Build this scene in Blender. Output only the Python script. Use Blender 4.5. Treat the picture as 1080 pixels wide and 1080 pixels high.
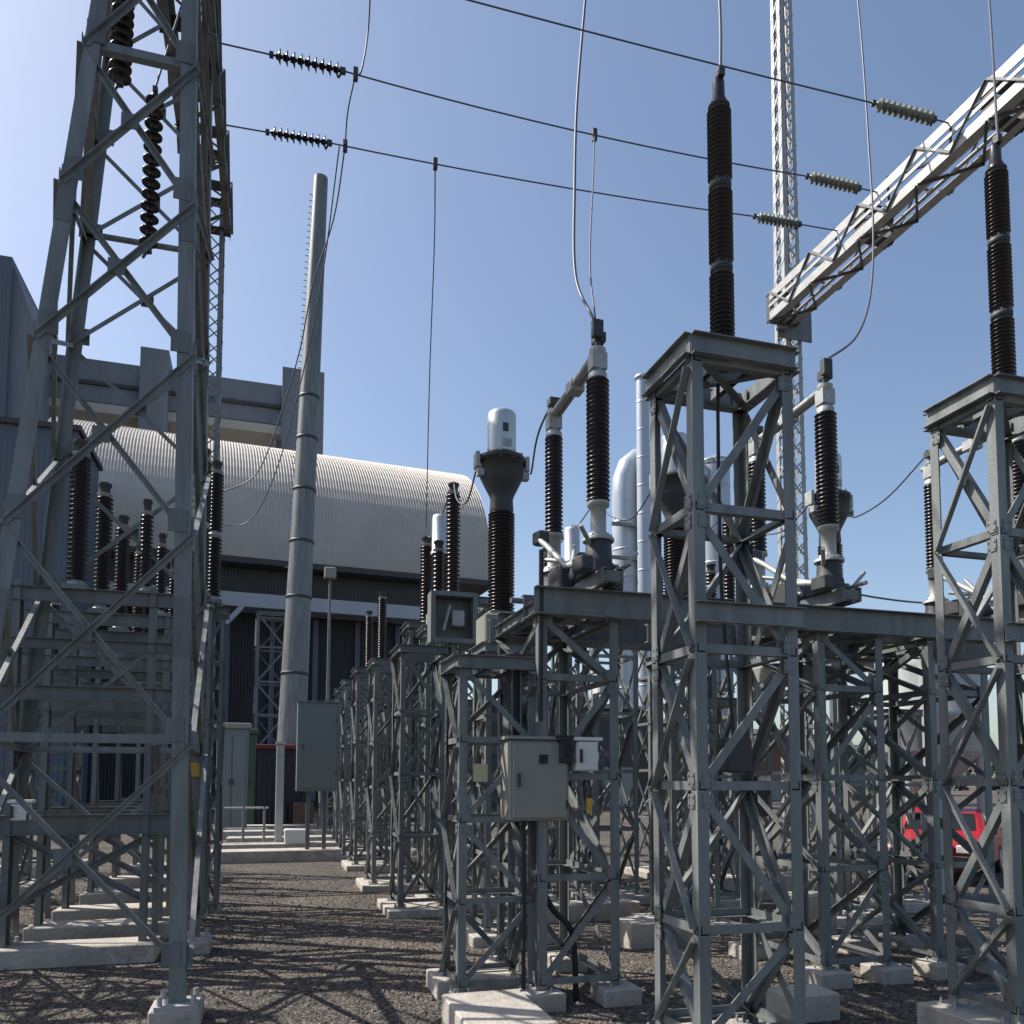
import bpy, math, random
from mathutils import Vector, Matrix, noise
R_ = math.radians
random.seed(7)
S = bpy.context.scene
COL = S.collection
for o in list(bpy.data.objects): bpy.data.objects.remove(o)

# ------------------------------------------------------------------ camera
F, YAW, PITCH, ROLL, EYE = 870.0, R_(16.3), R_(4.0), R_(0.15), 2.0
CX, CY = 540.0, 823.0 - 870.0*math.tan(R_(4.0))
cam_d = bpy.data.cameras.new('camera'); cam = bpy.data.objects.new('camera', cam_d); COL.objects.link(cam)
cam_d.sensor_width = 36; cam_d.sensor_fit = 'HORIZONTAL'; cam_d.lens = 36*F/1080
cam_d.shift_y = (CY-540)/1080; cam_d.clip_end = 5000; cam_d.clip_start = .05
_M = Matrix.Rotation(-YAW, 3, 'Z') @ Matrix.Rotation(PITCH, 3, 'X')
_r, _f, _u = _M @ Vector((1,0,0)), _M @ Vector((0,1,0)), _M @ Vector((0,0,1))
_c, _s = math.cos(ROLL), math.sin(ROLL)
CR, CU = _c*_r + _s*_u, -_s*_r + _c*_u
cam.matrix_world = Matrix((( CR.x, CU.x, -_f.x, 0), (CR.y, CU.y, -_f.y, 0), (CR.z, CU.z, -_f.z, EYE), (0,0,0,1)))
S.camera = cam
EYEP = Vector((0,0,EYE))
def atY(px, py, Y):
    d = _f + CR*((px-CX)/F) + CU*((CY-py)/F); return EYEP + d*(Y/d.y)
def atH(px, py, H=0.0):
    d = _f + CR*((px-CX)/F) + CU*((CY-py)/F); return EYEP + d*((H-EYE)/d.z)

# ------------------------------------------------------------------ light
SUN_AZ, SUN_EL = (-0.85, 0.53), R_(48)
w = bpy.data.worlds.new('World'); S.world = w; w.use_nodes = True
nt = w.node_tree; nt.nodes.clear()
sky = nt.nodes.new('ShaderNodeTexSky'); sky.sky_type = 'NISHITA'; sky.sun_disc = False
sky.sun_elevation = SUN_EL; sky.sun_rotation = math.atan2(SUN_AZ[0], SUN_AZ[1])
sky.air_density = 1.0; sky.dust_density = 1.8; sky.ozone_density = 1.2; sky.altitude = 0
bg = nt.nodes.new('ShaderNodeBackground'); bg.inputs['Strength'].default_value = 0.12
out = nt.nodes.new('ShaderNodeOutputWorld')
nt.links.new(sky.outputs[0], bg.inputs[0]); nt.links.new(bg.outputs[0], out.inputs[0])
sl = bpy.data.lights.new('sun', 'SUN'); sl.energy = 4.8; sl.angle = R_(0.5); sl.color = (1.0, 0.93, 0.84)
sun = bpy.data.objects.new('sun', sl); COL.objects.link(sun)
_sd = Vector((SUN_AZ[0]*math.cos(SUN_EL), SUN_AZ[1]*math.cos(SUN_EL), math.sin(SUN_EL)))
sun.rotation_euler = _sd.to_track_quat('Z', 'Y').to_euler(); sun.location = (-30, 20, 40)
S.view_settings.view_transform = 'Standard'; S.view_settings.look = 'None'
S.view_settings.exposure = 0.5; S.view_settings.gamma = 1.0
S.render.engine = 'CYCLES'

# ------------------------------------------------------------------ materials
def mat(name, c, rough=.6, metal=0.0, var=.12, scale=6.0, bump=0.0, bscale=60.0, stain=None, streak=False, spec=.5, rust=False, dirt=False, ribs=0):
    m = bpy.data.materials.new(name); m.use_nodes = True; n = m.node_tree.nodes; l = m.node_tree.links
    b = n['Principled BSDF']; b.inputs['Roughness'].default_value = rough; b.inputs['Metallic'].default_value = metal
    b.inputs['Specular IOR Level'].default_value = spec
    tc = n.new('ShaderNodeTexCoord'); mp = n.new('ShaderNodeMapping'); l.new(tc.outputs['Object'], mp.inputs[0])
    if streak: mp.inputs['Scale'].default_value = (1, 1, .12)
    nz = n.new('ShaderNodeTexNoise'); nz.inputs['Scale'].default_value = scale; nz.inputs['Detail'].default_value = 6
    nz.inputs['Roughness'].default_value = .65
    l.new(mp.outputs[0], nz.inputs['Vector'])
    cr = n.new('ShaderNodeValToRGB'); cr.color_ramp.elements[0].position = .3; cr.color_ramp.elements[1].position = .7
    d = stain if stain else tuple(x*(1-var) for x in c)
    cr.color_ramp.elements[0].color = (*d, 1); cr.color_ramp.elements[1].color = (*[min(1, x*(1+var)) for x in c], 1)
    l.new(nz.outputs['Fac'], cr.inputs[0]); l.new(cr.outputs[0], b.inputs['Base Color'])
    if rust or dirt:
        n2 = n.new('ShaderNodeTexNoise'); n2.inputs['Scale'].default_value = 3.5 if rust else 2.2; n2.inputs['Detail'].default_value = 8; n2.inputs['Roughness'].default_value = .72
        l.new(mp.outputs[0], n2.inputs['Vector'])
        c2 = n.new('ShaderNodeValToRGB'); c2.color_ramp.elements[0].position = .60 if rust else .48; c2.color_ramp.elements[1].position = .74
        c2.color_ramp.elements[0].color = (0,0,0,1); c2.color_ramp.elements[1].color = (.7,.7,.7,1)
        l.new(n2.outputs['Fac'], c2.inputs[0]); mx = n.new('ShaderNodeMix'); mx.data_type = 'RGBA'
        l.new(c2.outputs[0], mx.inputs['Factor']); l.new(cr.outputs[0], mx.inputs['A']); mx.inputs['B'].default_value = (.13,.095,.07,1)
        l.new(mx.outputs['Result'], b.inputs['Base Color'])
    mr = n.new('ShaderNodeMapRange'); mr.inputs['To Min'].default_value = max(0, rough-.1); mr.inputs['To Max'].default_value = min(1, rough+.12)
    l.new(nz.outputs['Fac'], mr.inputs[0]); l.new(mr.outputs[0], b.inputs['Roughness'])
    if ribs:
        wv = n.new('ShaderNodeTexWave'); wv.inputs['Scale'].default_value = ribs; wv.bands_direction = 'X'
        l.new(tc.outputs['Object'], wv.inputs['Vector']); b2 = n.new('ShaderNodeBump'); b2.inputs['Strength'].default_value = .8; b2.inputs['Distance'].default_value = .08
        l.new(wv.outputs['Fac'], b2.inputs['Height']); l.new(b2.outputs[0], b.inputs['Normal'])
    if bump:
        bn = n.new('ShaderNodeTexNoise'); bn.inputs['Scale'].default_value = bscale; bn.inputs['Detail'].default_value = 5
        l.new(tc.outputs['Object'], bn.inputs['Vector'])
        bu = n.new('ShaderNodeBump'); bu.inputs['Strength'].default_value = bump; bu.inputs['Distance'].default_value = .02
        l.new(bn.outputs['Fac'], bu.inputs['Height']); l.new(bu.outputs[0], b.inputs['Normal'])
    return m
M = {}
M['galv'] = mat('galvanised_steel', (.165,.18,.182), .52, .15, .34, 7, .15, 40, streak=True, rust=True)
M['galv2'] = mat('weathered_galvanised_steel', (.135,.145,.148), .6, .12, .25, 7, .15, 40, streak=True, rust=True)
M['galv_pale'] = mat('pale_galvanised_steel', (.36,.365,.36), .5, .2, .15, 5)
M['porc'] = mat('brown_porcelain', (.018,.009,.009), .24, 0, .2, 5)
M['porc_dark'] = mat('dark_porcelain', (.014,.010,.011), .28, 0, .2, 5)
M['glassins'] = mat('grey_glass_disc', (.20,.21,.17), .3, 0, .2, 12)
M['cast'] = mat('cast_aluminium', (.36,.37,.36), .5, .3, .2, 10, .2, 50)
M['castdark'] = mat('dark_cast_metal', (.05,.053,.057), .55, .2, .25, 10, .2, 50)
M['alu'] = mat('brushed_aluminium', (.50,.53,.55), .38, .45, .1, 8, streak=True)
M['conc'] = mat('concrete', (.42,.395,.355), .9, 0, .2, 4, .7, 22, spec=.2, dirt=True)
M['cab'] = mat('grey_enamel_paint', (.25,.25,.22), .5, 0, .08, 3, streak=True)
M['cabgreen'] = mat('grey_green_enamel_paint', (.16,.19,.185), .5, 0, .08, 3, streak=True)
M['white'] = mat('white_enamel_paint', (.68,.68,.66), .5, 0, .06, 3)
M['wire'] = mat('stranded_conductor', (.10,.11,.13), .5, .4, .1, 20)
M['cable'] = mat('black_rubber_cable', (.02,.02,.022), .6, 0, .1, 20)
M['roof'] = mat('ribbed_metal_cladding', (.46,.425,.375), .6, .0, .10, .35, streak=False)
M['soffit'] = mat('brown_grey_cladding', (.065,.062,.062), .7, 0, .15, .4, ribs=1.5)
M['darkwall'] = mat('dark_hall_cladding', (.028,.028,.033), .7, 0, .3, .3, ribs=1.5)
M['strip'] = mat('blue_white_fascia', (.36,.38,.42), .5, 0, .06, .5)
M['bluewall'] = mat('slate_blue_cladding', (.105,.125,.16), .7, 0, .12, .25, streak=True, ribs=1.2)
M['paleblue'] = mat('grey_blue_concrete', (.17,.185,.215), .85, 0, .16, .5, streak=True)
M['cream'] = mat('sunlit_cream', (.40,.38,.33), .7, 0, .06, .3)  # sunlight on a farther beam's side, put into the base colour
M['duct'] = mat('silver_duct_cladding', (.42,.47,.53), .4, .25, .08, .5)
M['tank'] = mat('pale_grey_tank_paint', (.36,.38,.37), .55, 0, .1, 1.2, streak=True)
M['red'] = mat('red_car_paint', (.34,.014,.022), .35, 0, .05, 2)
M['darkred'] = mat('dark_red_oxide_paint', (.14,.03,.025), .7, 0, .2, 2)
M['glass'] = mat('dark_window_glass', (.02,.025,.03), .08, 0, .1, 2)
M['rubber'] = mat('tyre_rubber', (.02,.02,.02), .85, 0, .1, 20)
M['yellow'] = mat('yellow_sign_paint', (.55,.33,.05), .6, 0, .1, 10)
M['paleyellow'] = mat('faded_yellow_plate', (.45,.41,.24), .6, 0, .1, 10)
M['green'] = mat('dull_green_paint', (.05,.085,.065), .6, 0, .1, 3)
M['brick'] = mat('brown_rust_paint', (.16,.09,.06), .8, 0, .3, 3)
M['leaf'] = mat('distant_foliage', (.045,.06,.04), .9, 0, .4, .4)

def gravel():
    m = bpy.data.materials.new('gravel'); m.use_nodes = True; n = m.node_tree.nodes; l = m.node_tree.links
    b = n['Principled BSDF']; b.inputs['Roughness'].default_value = .95; b.inputs['Specular IOR Level'].default_value = .15
    tc = n.new('ShaderNodeTexCoord')
    v = n.new('ShaderNodeTexVoronoi'); v.inputs['Scale'].default_value = 34; l.new(tc.outputs['Object'], v.inputs['Vector'])
    cr = n.new('ShaderNodeValToRGB'); e = cr.color_ramp.elements
    e[0].color = (.052,.048,.043,1); e[1].color = (.225,.205,.185,1)
    e.new(.5).color = (.112,.102,.092,1)
    sep = n.new('ShaderNodeSeparateColor'); l.new(v.outputs['Color'], sep.inputs[0]); l.new(sep.outputs[0], cr.inputs[0])
    nz = n.new('ShaderNodeTexNoise'); nz.inputs['Scale'].default_value = .55; nz.inputs['Detail'].default_value = 7
    l.new(tc.outputs['Object'], nz.inputs['Vector'])
    c2 = n.new('ShaderNodeValToRGB'); c2.color_ramp.elements[0].position = .3; c2.color_ramp.elements[1].position = .72
    c2.color_ramp.elements[0].color = (.62,.62,.64,1); c2.color_ramp.elements[1].color = (1.1,1.06,1.0,1)
    l.new(nz.outputs['Fac'], c2.inputs[0])
    mx = n.new('ShaderNodeMix'); mx.data_type = 'RGBA'; mx.blend_type = 'MULTIPLY'; mx.inputs['Factor'].default_value = 1
    l.new(cr.outputs[0], mx.inputs['A']); l.new(c2.outputs[0], mx.inputs['B']); l.new(mx.outputs['Result'], b.inputs['Base Color'])
    bu = n.new('ShaderNodeBump'); bu.inputs['Strength'].default_value = .9; bu.inputs['Distance'].default_value = .03; bu.invert = True
    l.new(v.outputs['Distance'], bu.inputs['Height']); l.new(bu.outputs[0], b.inputs['Normal'])
    return m
M['gravel'] = gravel()
M['stone'] = mat('loose_stone', (.15,.133,.117), .95, 0, .35, 3, spec=.15)

# ------------------------------------------------------------------ mesh helpers
class MB:
    def __init__(s): s.v = []; s.f = []; s.sm = []
    def add(s, vs, fs, smooth=False):
        k = len(s.v); s.v += [tuple(p) for p in vs]; s.f += [tuple(i+k for i in f) for f in fs]; s.sm += [smooth]*len(fs)
    def box(s, c, d, rz=0.0, bev=0.0):
        x, y, z = d[0]/2, d[1]/2, d[2]/2
        cs, sn = math.cos(rz), math.sin(rz)
        if bev <= 0:
            P = [(-x,-y,-z),(x,-y,-z),(x,y,-z),(-x,y,-z),(-x,-y,z),(x,-y,z),(x,y,z),(-x,y,z)]
            Fc = [(3,2,1,0),(4,5,6,7),(0,1,5,4),(1,2,6,5),(2,3,7,6),(3,0,4,7)]
        else:
            b = bev; P = []
            for zz, k in ((-z,b),(-z+b,0),(z-b,0),(z,b)):
                X, Y = x-k, y-k
                P += [(-X+b,-Y,zz),(X-b,-Y,zz),(X,-Y+b,zz),(X,Y-b,zz),(X-b,Y,zz),(-X+b,Y,zz),(-X,Y-b,zz),(-X,-Y+b,zz)]
            Fc = [tuple(range(7,-1,-1)), tuple(range(24,32))]
            for r in range(3):
                for i in range(8):
                    j = (i+1) % 8; Fc.append((r*8+i, r*8+j, r*8+8+j, r*8+8+i))
        s.add([(c[0]+p[0]*cs-p[1]*sn, c[1]+p[0]*sn+p[1]*cs, c[2]+p[2]) for p in P], Fc)
    def prof(s, p0, p1, poly, n1, closed=True):
        """sweep a 2D polygon (a along n1, b along d x n1) from p0 to p1"""
        p0, p1 = Vector(p0), Vector(p1); d = (p1-p0).normalized(); n1 = Vector(n1); n1 = (n1 - d*n1.dot(d)).normalized(); n2 = d.cross(n1)
        n = len(poly); vs = [p0+n1*a+n2*b for a, b in poly] + [p1+n1*a+n2*b for a, b in poly]
        s.add(vs, [(i, (i+1) % n, n+(i+1) % n, n+i) for i in range(n)] + [tuple(range(n-1,-1,-1)), tuple(range(n, 2*n))])
    def angle(s, p0, p1, a, t, n1, flip=False):
        k = -1 if flip else 1
        s.prof(p0, p1, [(0,0),(a,0),(a,t*k),(t,t*k),(t,a*k),(0,a*k)], n1)
    def chan(s, p0, p1, h, b, t, n1, flip=False):
        k = -1 if flip else 1; y = h/2
        s.prof(p0, p1, [(-y,0),(y,0),(y,b*k),(y-t,b*k),(y-t,t*k),(-y+t,t*k),(-y+t,b*k),(-y,b*k)], n1)
    def bar(s, p0, p1, a, b, n1=(0,0,1)):
        s.prof(p0, p1, [(-a/2,-b/2),(a/2,-b/2),(a/2,b/2),(-a/2,b/2)], n1)
    def tube(s, pts, r, n=8, cap=True):
        pts = [Vector(p) for p in pts]; rings = []; up = Vector((0,0,1))
        rr = r if isinstance(r, (list, tuple)) else [r]*len(pts); vs = []
        for i, p in enumerate(pts):
            d = (pts[min(i+1, len(pts)-1)] - pts[max(i-1, 0)]).normalized()
            a = d.orthogonal() if i == 0 else (a - d*a.dot(d)); a = a.normalized(); b = d.cross(a)
            vs += [p + (a*math.cos(q*2*math.pi/n) + b*math.sin(q*2*math.pi/n))*rr[i] for q in range(n)]
        fs = [(i*n+q, i*n+(q+1) % n, i*n+n+(q+1) % n, i*n+n+q) for i in range(len(pts)-1) for q in range(n)]
        s.add(vs, fs, True)
        if cap: s.add(vs[:n], [tuple(range(n-1,-1,-1))]); s.add(vs[-n:], [tuple(range(n))])
    def lathe(s, prof, n=20, o=(0,0,0), ax=None, smooth=True):
        vs = []; o = Vector(o)
        if ax is None: A, B, D = Vector((1,0,0)), Vector((0,1,0)), Vector((0,0,1))
        else: D = Vector(ax).normalized(); A = D.orthogonal().normalized(); B = D.cross(A)
        for r, z in prof: vs += [o + A*(r*math.cos(q*2*math.pi/n)) + B*(r*math.sin(q*2*math.pi/n)) + D*z for q in range(n)]
        s.add(vs, [(i*n+q, i*n+(q+1) % n, i*n+n+(q+1) % n, i*n+n+q) for i in range(len(prof)-1) for q in range(n)], smooth)
        s.add(vs[:n], [tuple(range(n-1,-1,-1))]); s.add(vs[-n:], [tuple(range(n))])
    def build(s, name, m, parent=None, label=None):
        me = bpy.data.meshes.new(name); me.from_pydata(s.v, [], s.f); me.polygons.foreach_set('use_smooth', s.sm); me.update()
        me.materials.append(M[m] if isinstance(m, str) else m)
        o = bpy.data.objects.new(name, me); COL.objects.link(o)
        if parent: o.parent = parent
        if label: o['label'] = label
        return o
def tag(o, label, cat, group=None, kind=None):
    o['label'] = label; o['category'] = cat
    if group: o['group'] = group
    if kind: o['kind'] = kind
    return o
def thing(name, label, cat, loc=(0,0,0), group=None, rz=0.0):
    o = bpy.data.objects.new(name, None); o.empty_display_size = .2; COL.objects.link(o)
    o.location = loc; o.rotation_euler = (0,0,rz); return tag(o, label, cat, group)
def structure(o): o['kind'] = 'structure'; return o
def copy_tree(o, loc=None, label=None, group=None, parent=None, rz=None):
    c = o.copy(); COL.objects.link(c)
    if parent: c.parent = parent
    if loc is not None: c.location = loc
    if rz is not None: c.rotation_euler = (0,0,rz)
    if label: c['label'] = label
    if group: c['group'] = group
    for ch in list(o.children): copy_tree(ch, parent=c)
    return c

# ------------------------------------------------------------------ ground
g = MB(); g.add([(-1500,-300,0),(1500,-300,0),(1500,2500,0),(-1500,2500,0)], [(0,1,2,3)])
structure(g.build('ground', 'gravel'))
st = MB()
for i in range(15000):
    y = 5.0 + 13*random.random()**1.5; x = -5 + 14.5*random.random()
    r = .012 + .022*random.random()**2
    ps = [Vector((random.uniform(-1,1), random.uniform(-1,1), random.uniform(-.2,.9))) for _ in range(0)]
    a = random.random()*6.28; q = [(math.cos(a+k*2.1)*r*random.uniform(.7,1.2), math.sin(a+k*2.1)*r*random.uniform(.7,1.2)) for k in range(3)]
    st.add([(x+q[0][0], y+q[0][1], -.004), (x+q[1][0], y+q[1][1], -.004), (x+q[2][0], y+q[2][1], -.004),
            (x-q[0][0]*.4, y-q[0][1]*.4, r*.8), (x-q[1][0]*.5, y-q[1][1]*.5, r*.65)],
           [(0,1,3),(1,2,3),(2,4,3),(2,0,4),(0,3,4)])
so = st.build('loose_gravel', 'stone'); tag(so, 'loose grey-brown stones scattered over the yard', 'gravel', kind='stuff')

# ------------------------------------------------------------------ lattice pedestals
def face_pts(w, d, z, tw, td, h):
    k = z/h; X = (w*(1-k)+tw*k)/2; Y = (d*(1-k)+td*k)/2
    return [(-X,-Y,z),(X,-Y,z),(X,Y,z),(-X,Y,z)]
def pedestal(label, w, d, h, levels, a=.07, tw=None, td=None, fine=True, plate=True, top=.13, group=None, xfaces=(1,3), loc=(0,0,0), m='galv', name='support_pedestal', cat='support frame'):
    tw = tw or w; td = td or d
    root = thing(name, label, cat, loc, group)
    t = a*.11
    B, T = face_pts(w,d,0,tw,td,h), face_pts(w,d,h,tw,td,h)
    inn = [((1,0,0),0),((0,1,0),0),((-1,0,0),0),((0,-1,0),0)]
    for i in range(4):
        mb = MB(); mb.angle(B[i], T[i], a, t, inn[i][0]); mb.build('leg', m, root)
        if plate:
            bp = MB(); bx, by, _ = B[i]; sx, sy = (1 if bx < 0 else -1), (1 if by < 0 else -1)
            bp.box((bx+sx*a*.4, by+sy*a*.4, .008), (a*2.3, a*2.3, .016))
            for qx in (-1,1):
                for qy in (-1,1): bp.lathe([(.011,.0),(.011,.045)], 6, (bx+sx*a*.4+qx*a*.85, by+sy*a*.4+qy*a*.85, .016))
            bp.build('base_plate', 'galv_pale', root)
    zs = [l*h for l in levels]
    ba = a*.72; e = 0
    rng = random.Random(int(w*1000+h*77+d*13))
    for fi in range(4):
        j = (fi+1) % 4; nrm = Vector(((0,-1,0),(1,0,0),(0,1,0),(-1,0,0))[fi])
        agg = MB()
        def emit(nm, mb):
            if fine: mb.build(nm, m, root)
            else: agg.v and None; k = len(agg.v); agg.v.extend(mb.v); agg.f.extend([tuple(q+k for q in f) for f in mb.f]); agg.sm.extend(mb.sm)
        for li, z in enumerate(zs):
            P = face_pts(w,d,z,tw,td,h); p0, p1 = Vector(P[fi]), Vector(P[j])
            off = nrm*(-(t+.002+.001*fi))
            mb = MB(); mb.angle(p0+off, p1+off, ba, t, (0,0,1), flip=True); emit('crossbar', mb)
            if li+1 < len(zs):
                Q = face_pts(w,d,zs[li+1],tw,td,h); q0, q1 = Vector(Q[fi]), Vector(Q[j])
                o1 = nrm*(.003+.0007*fi); o2 = nrm*(-(2*t+.006))
                if (li+fi) % 2: p0, p1, q0, q1 = p1, p0, q1, q0
                e0 = (p1-p0).normalized()*a*.55; up_ = Vector((0,0,a*.35)); inpl = (p1-p0).normalized()
                p0, p1, q0, q1 = p0+e0+up_, p1-e0+up_, q0+e0-up_, q1-e0-up_
                oi = nrm*(-(2*t+.004+.0007*fi)); oo = nrm*(.002+.0007*fi)
                dd = (q1-p0).normalized(); sd = nrm.cross(dd)
                mb = MB(); mb.prof(p0+oi, q1+oi, [(-ba/2,0),(ba/2,0),(ba/2,-t),(-ba/2+t,-t),(-ba/2+t,-ba),(-ba/2,-ba)] if dd.cross(sd).dot(nrm) > 0 else [(-ba/2,0),(ba/2,0),(ba/2,t),(-ba/2+t,t),(-ba/2+t,ba),(-ba/2,ba)], sd); emit('brace', mb)
                if fi in xfaces:
                    dd = (q0-p1).normalized(); sd = nrm.cross(dd); k_ = 1 if dd.cross(sd).dot(nrm) > 0 else -1
                    mb = MB(); mb.prof(p1+oo, q0+oo, [(-ba/2,0),(ba/2,0),(ba/2,k_*t),(-ba/2+t,k_*t),(-ba/2+t,k_*ba*.8),(-ba/2,k_*ba*.8)], sd); emit('brace', mb)
                # gusset plates
                for pp, sg in ((p0,1),(q1,-1)):
                    gp = MB(); cdir = (q1-p0).normalized()*sg
                    c = pp + cdir*a*.6
                    gp.bar(c+nrm*.0035, c+nrm*.0075, a*1.15, a*1.0, (0,0,1))
                    if fine:
                        for bx_ in (-.32,.32):
                            for bz_ in (-.32,.32): bc = c+inpl*a*bx_+Vector((0,0,a*bz_)); gp.lathe([(.0095,.006),(.0095,.014)],6,bc,nrm)
                    emit('gusset_plate', gp)
        if not fine: agg.build('bracing', m, root)
    if top:
        X, Y = tw/2+.012, td/2+.012
        cr = [(-X,-Y),(X,-Y),(X,Y),(-X,Y)]
        for i in range(4):
            j = (i+1) % 4; mb = MB(); k = .002*i
            p0 = Vector((cr[i][0], cr[i][1], h-top/2+.01+k)); p1 = Vector((cr[j][0], cr[j][1], h-top/2+.01+k))
            mb.chan(p0, p1, top, .05, .007, (0,0,1), flip=False); mb.build('top_channel', m, root)
        if fine:
            for s_ in (-1,1):
                mb = MB(); mb.chan((s_*X*.3,-Y+.06,h-.045),(s_*X*.3,Y-.06,h-.045), .05, .07, .006, (1,0,0)); mb.build('top_rail', m, root)
            mb = MB(); mb.angle((-X+.05,-Y+.05,h-top+.02),(X-.05,Y-.05,h-top+.02), ba, t, (0,0,1)); mb.build('plan_brace', m, root)
            mb = MB(); mb.angle((X-.05,-Y+.05,h-top+.03),(-X+.05,Y-.05,h-top+.03), ba, t, (0,0,1)); mb.build('plan_brace', m, root)
    return root

def footing(x, y, w, d, h, label, group='concrete footings in the yard', rz=0.0):
    mb = MB(); mb.box((0,0,h/2-.05), (w,d,h+.1), rz, .012)
    o = mb.build('concrete_footing', 'conc'); o.location = (x, y, 0); return tag(o, label, 'footing', group)

# ------------------------------------------------------------------ insulators and equipment
def shed_profile(z0, z1, rc, rs, pitch):
    n = max(2, int(round((z1-z0)/pitch))); p = (z1-z0)/n; pr = []
    for i in range(n):
        z = z0+i*p
        pr += [(rc, z), (rc, z+p*.30), (rs*.985, z+p*.42), (rs, z+p*.50), (rc+(rs-rc)*.25, z+p*.80)]
    pr.append((rc, z1)); return pr
def flange(z, r, h=.05, bolts=8):
    mb = MB(); mb.lathe([(r,z),(r,z+h*.4),(r*.78,z+h*.55),(r*.72,z+h)], 20)
    for i in range(bolts):
        a = i*2*math.pi/bolts; mb.lathe([(.010,z+h*.35),(.010,z+h*.75)], 6, (r*.87*math.cos(a), r*.87*math.sin(a), 0))
    return mb
def post_parts(root, z0, z1, rc, rs, pitch, nsec, m='porc', cap='cast', n=22):
    L = (z1-z0)/nsec; fh = .055
    for i in range(nsec):
        a, b = z0+i*L, z0+(i+1)*L
        flange(a, rc*1.28, fh).build('flange', cap, root)
        mb = MB(); mb.lathe(shed_profile(a+fh, b-.04, rc, rs, pitch), n); mb.build('insulator_section', m, root)
        fm = MB(); fm.lathe([(rc*1.05,b-.042),(rc*1.05,b-.02),(rc*1.25,b-.018),(rc*1.25,b-.003)], 20); fm.build('flange', cap, root)

def arrester(loc, label, group='surge arresters on tall lattice pedestals'):
    r = thing('surge_arrester', label, 'surge arrester', loc, group)
    mb = MB(); mb.box((0,0,.012), (.26,.26,.024)); mb.lathe([(.05,.02),(.05,.08)],12,(.08,.0,0)); mb.lathe([(.05,.02),(.05,.08)],12,(-.08,.0,0)); mb.box((0,0,.09),(.24,.20,.02)); mb.build('base_bracket', 'castdark', r)
    post_parts(r, .10, 2.04, .066, .092, .034, 3, 'porc_dark', 'castdark')
    mb = MB(); mb.lathe([(.06,2.04),(.06,2.08),(.048,2.09),(.044,2.24),(.03,2.27),(.02,2.28),(.02,2.33)], 16); mb.build('top_cap', 'porc_dark', r)
    mb = MB(); mb.box((.0,-.03,2.29),(.05,.05,.07)); mb.build('line_terminal', 'castdark', r)
    return r

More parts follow.
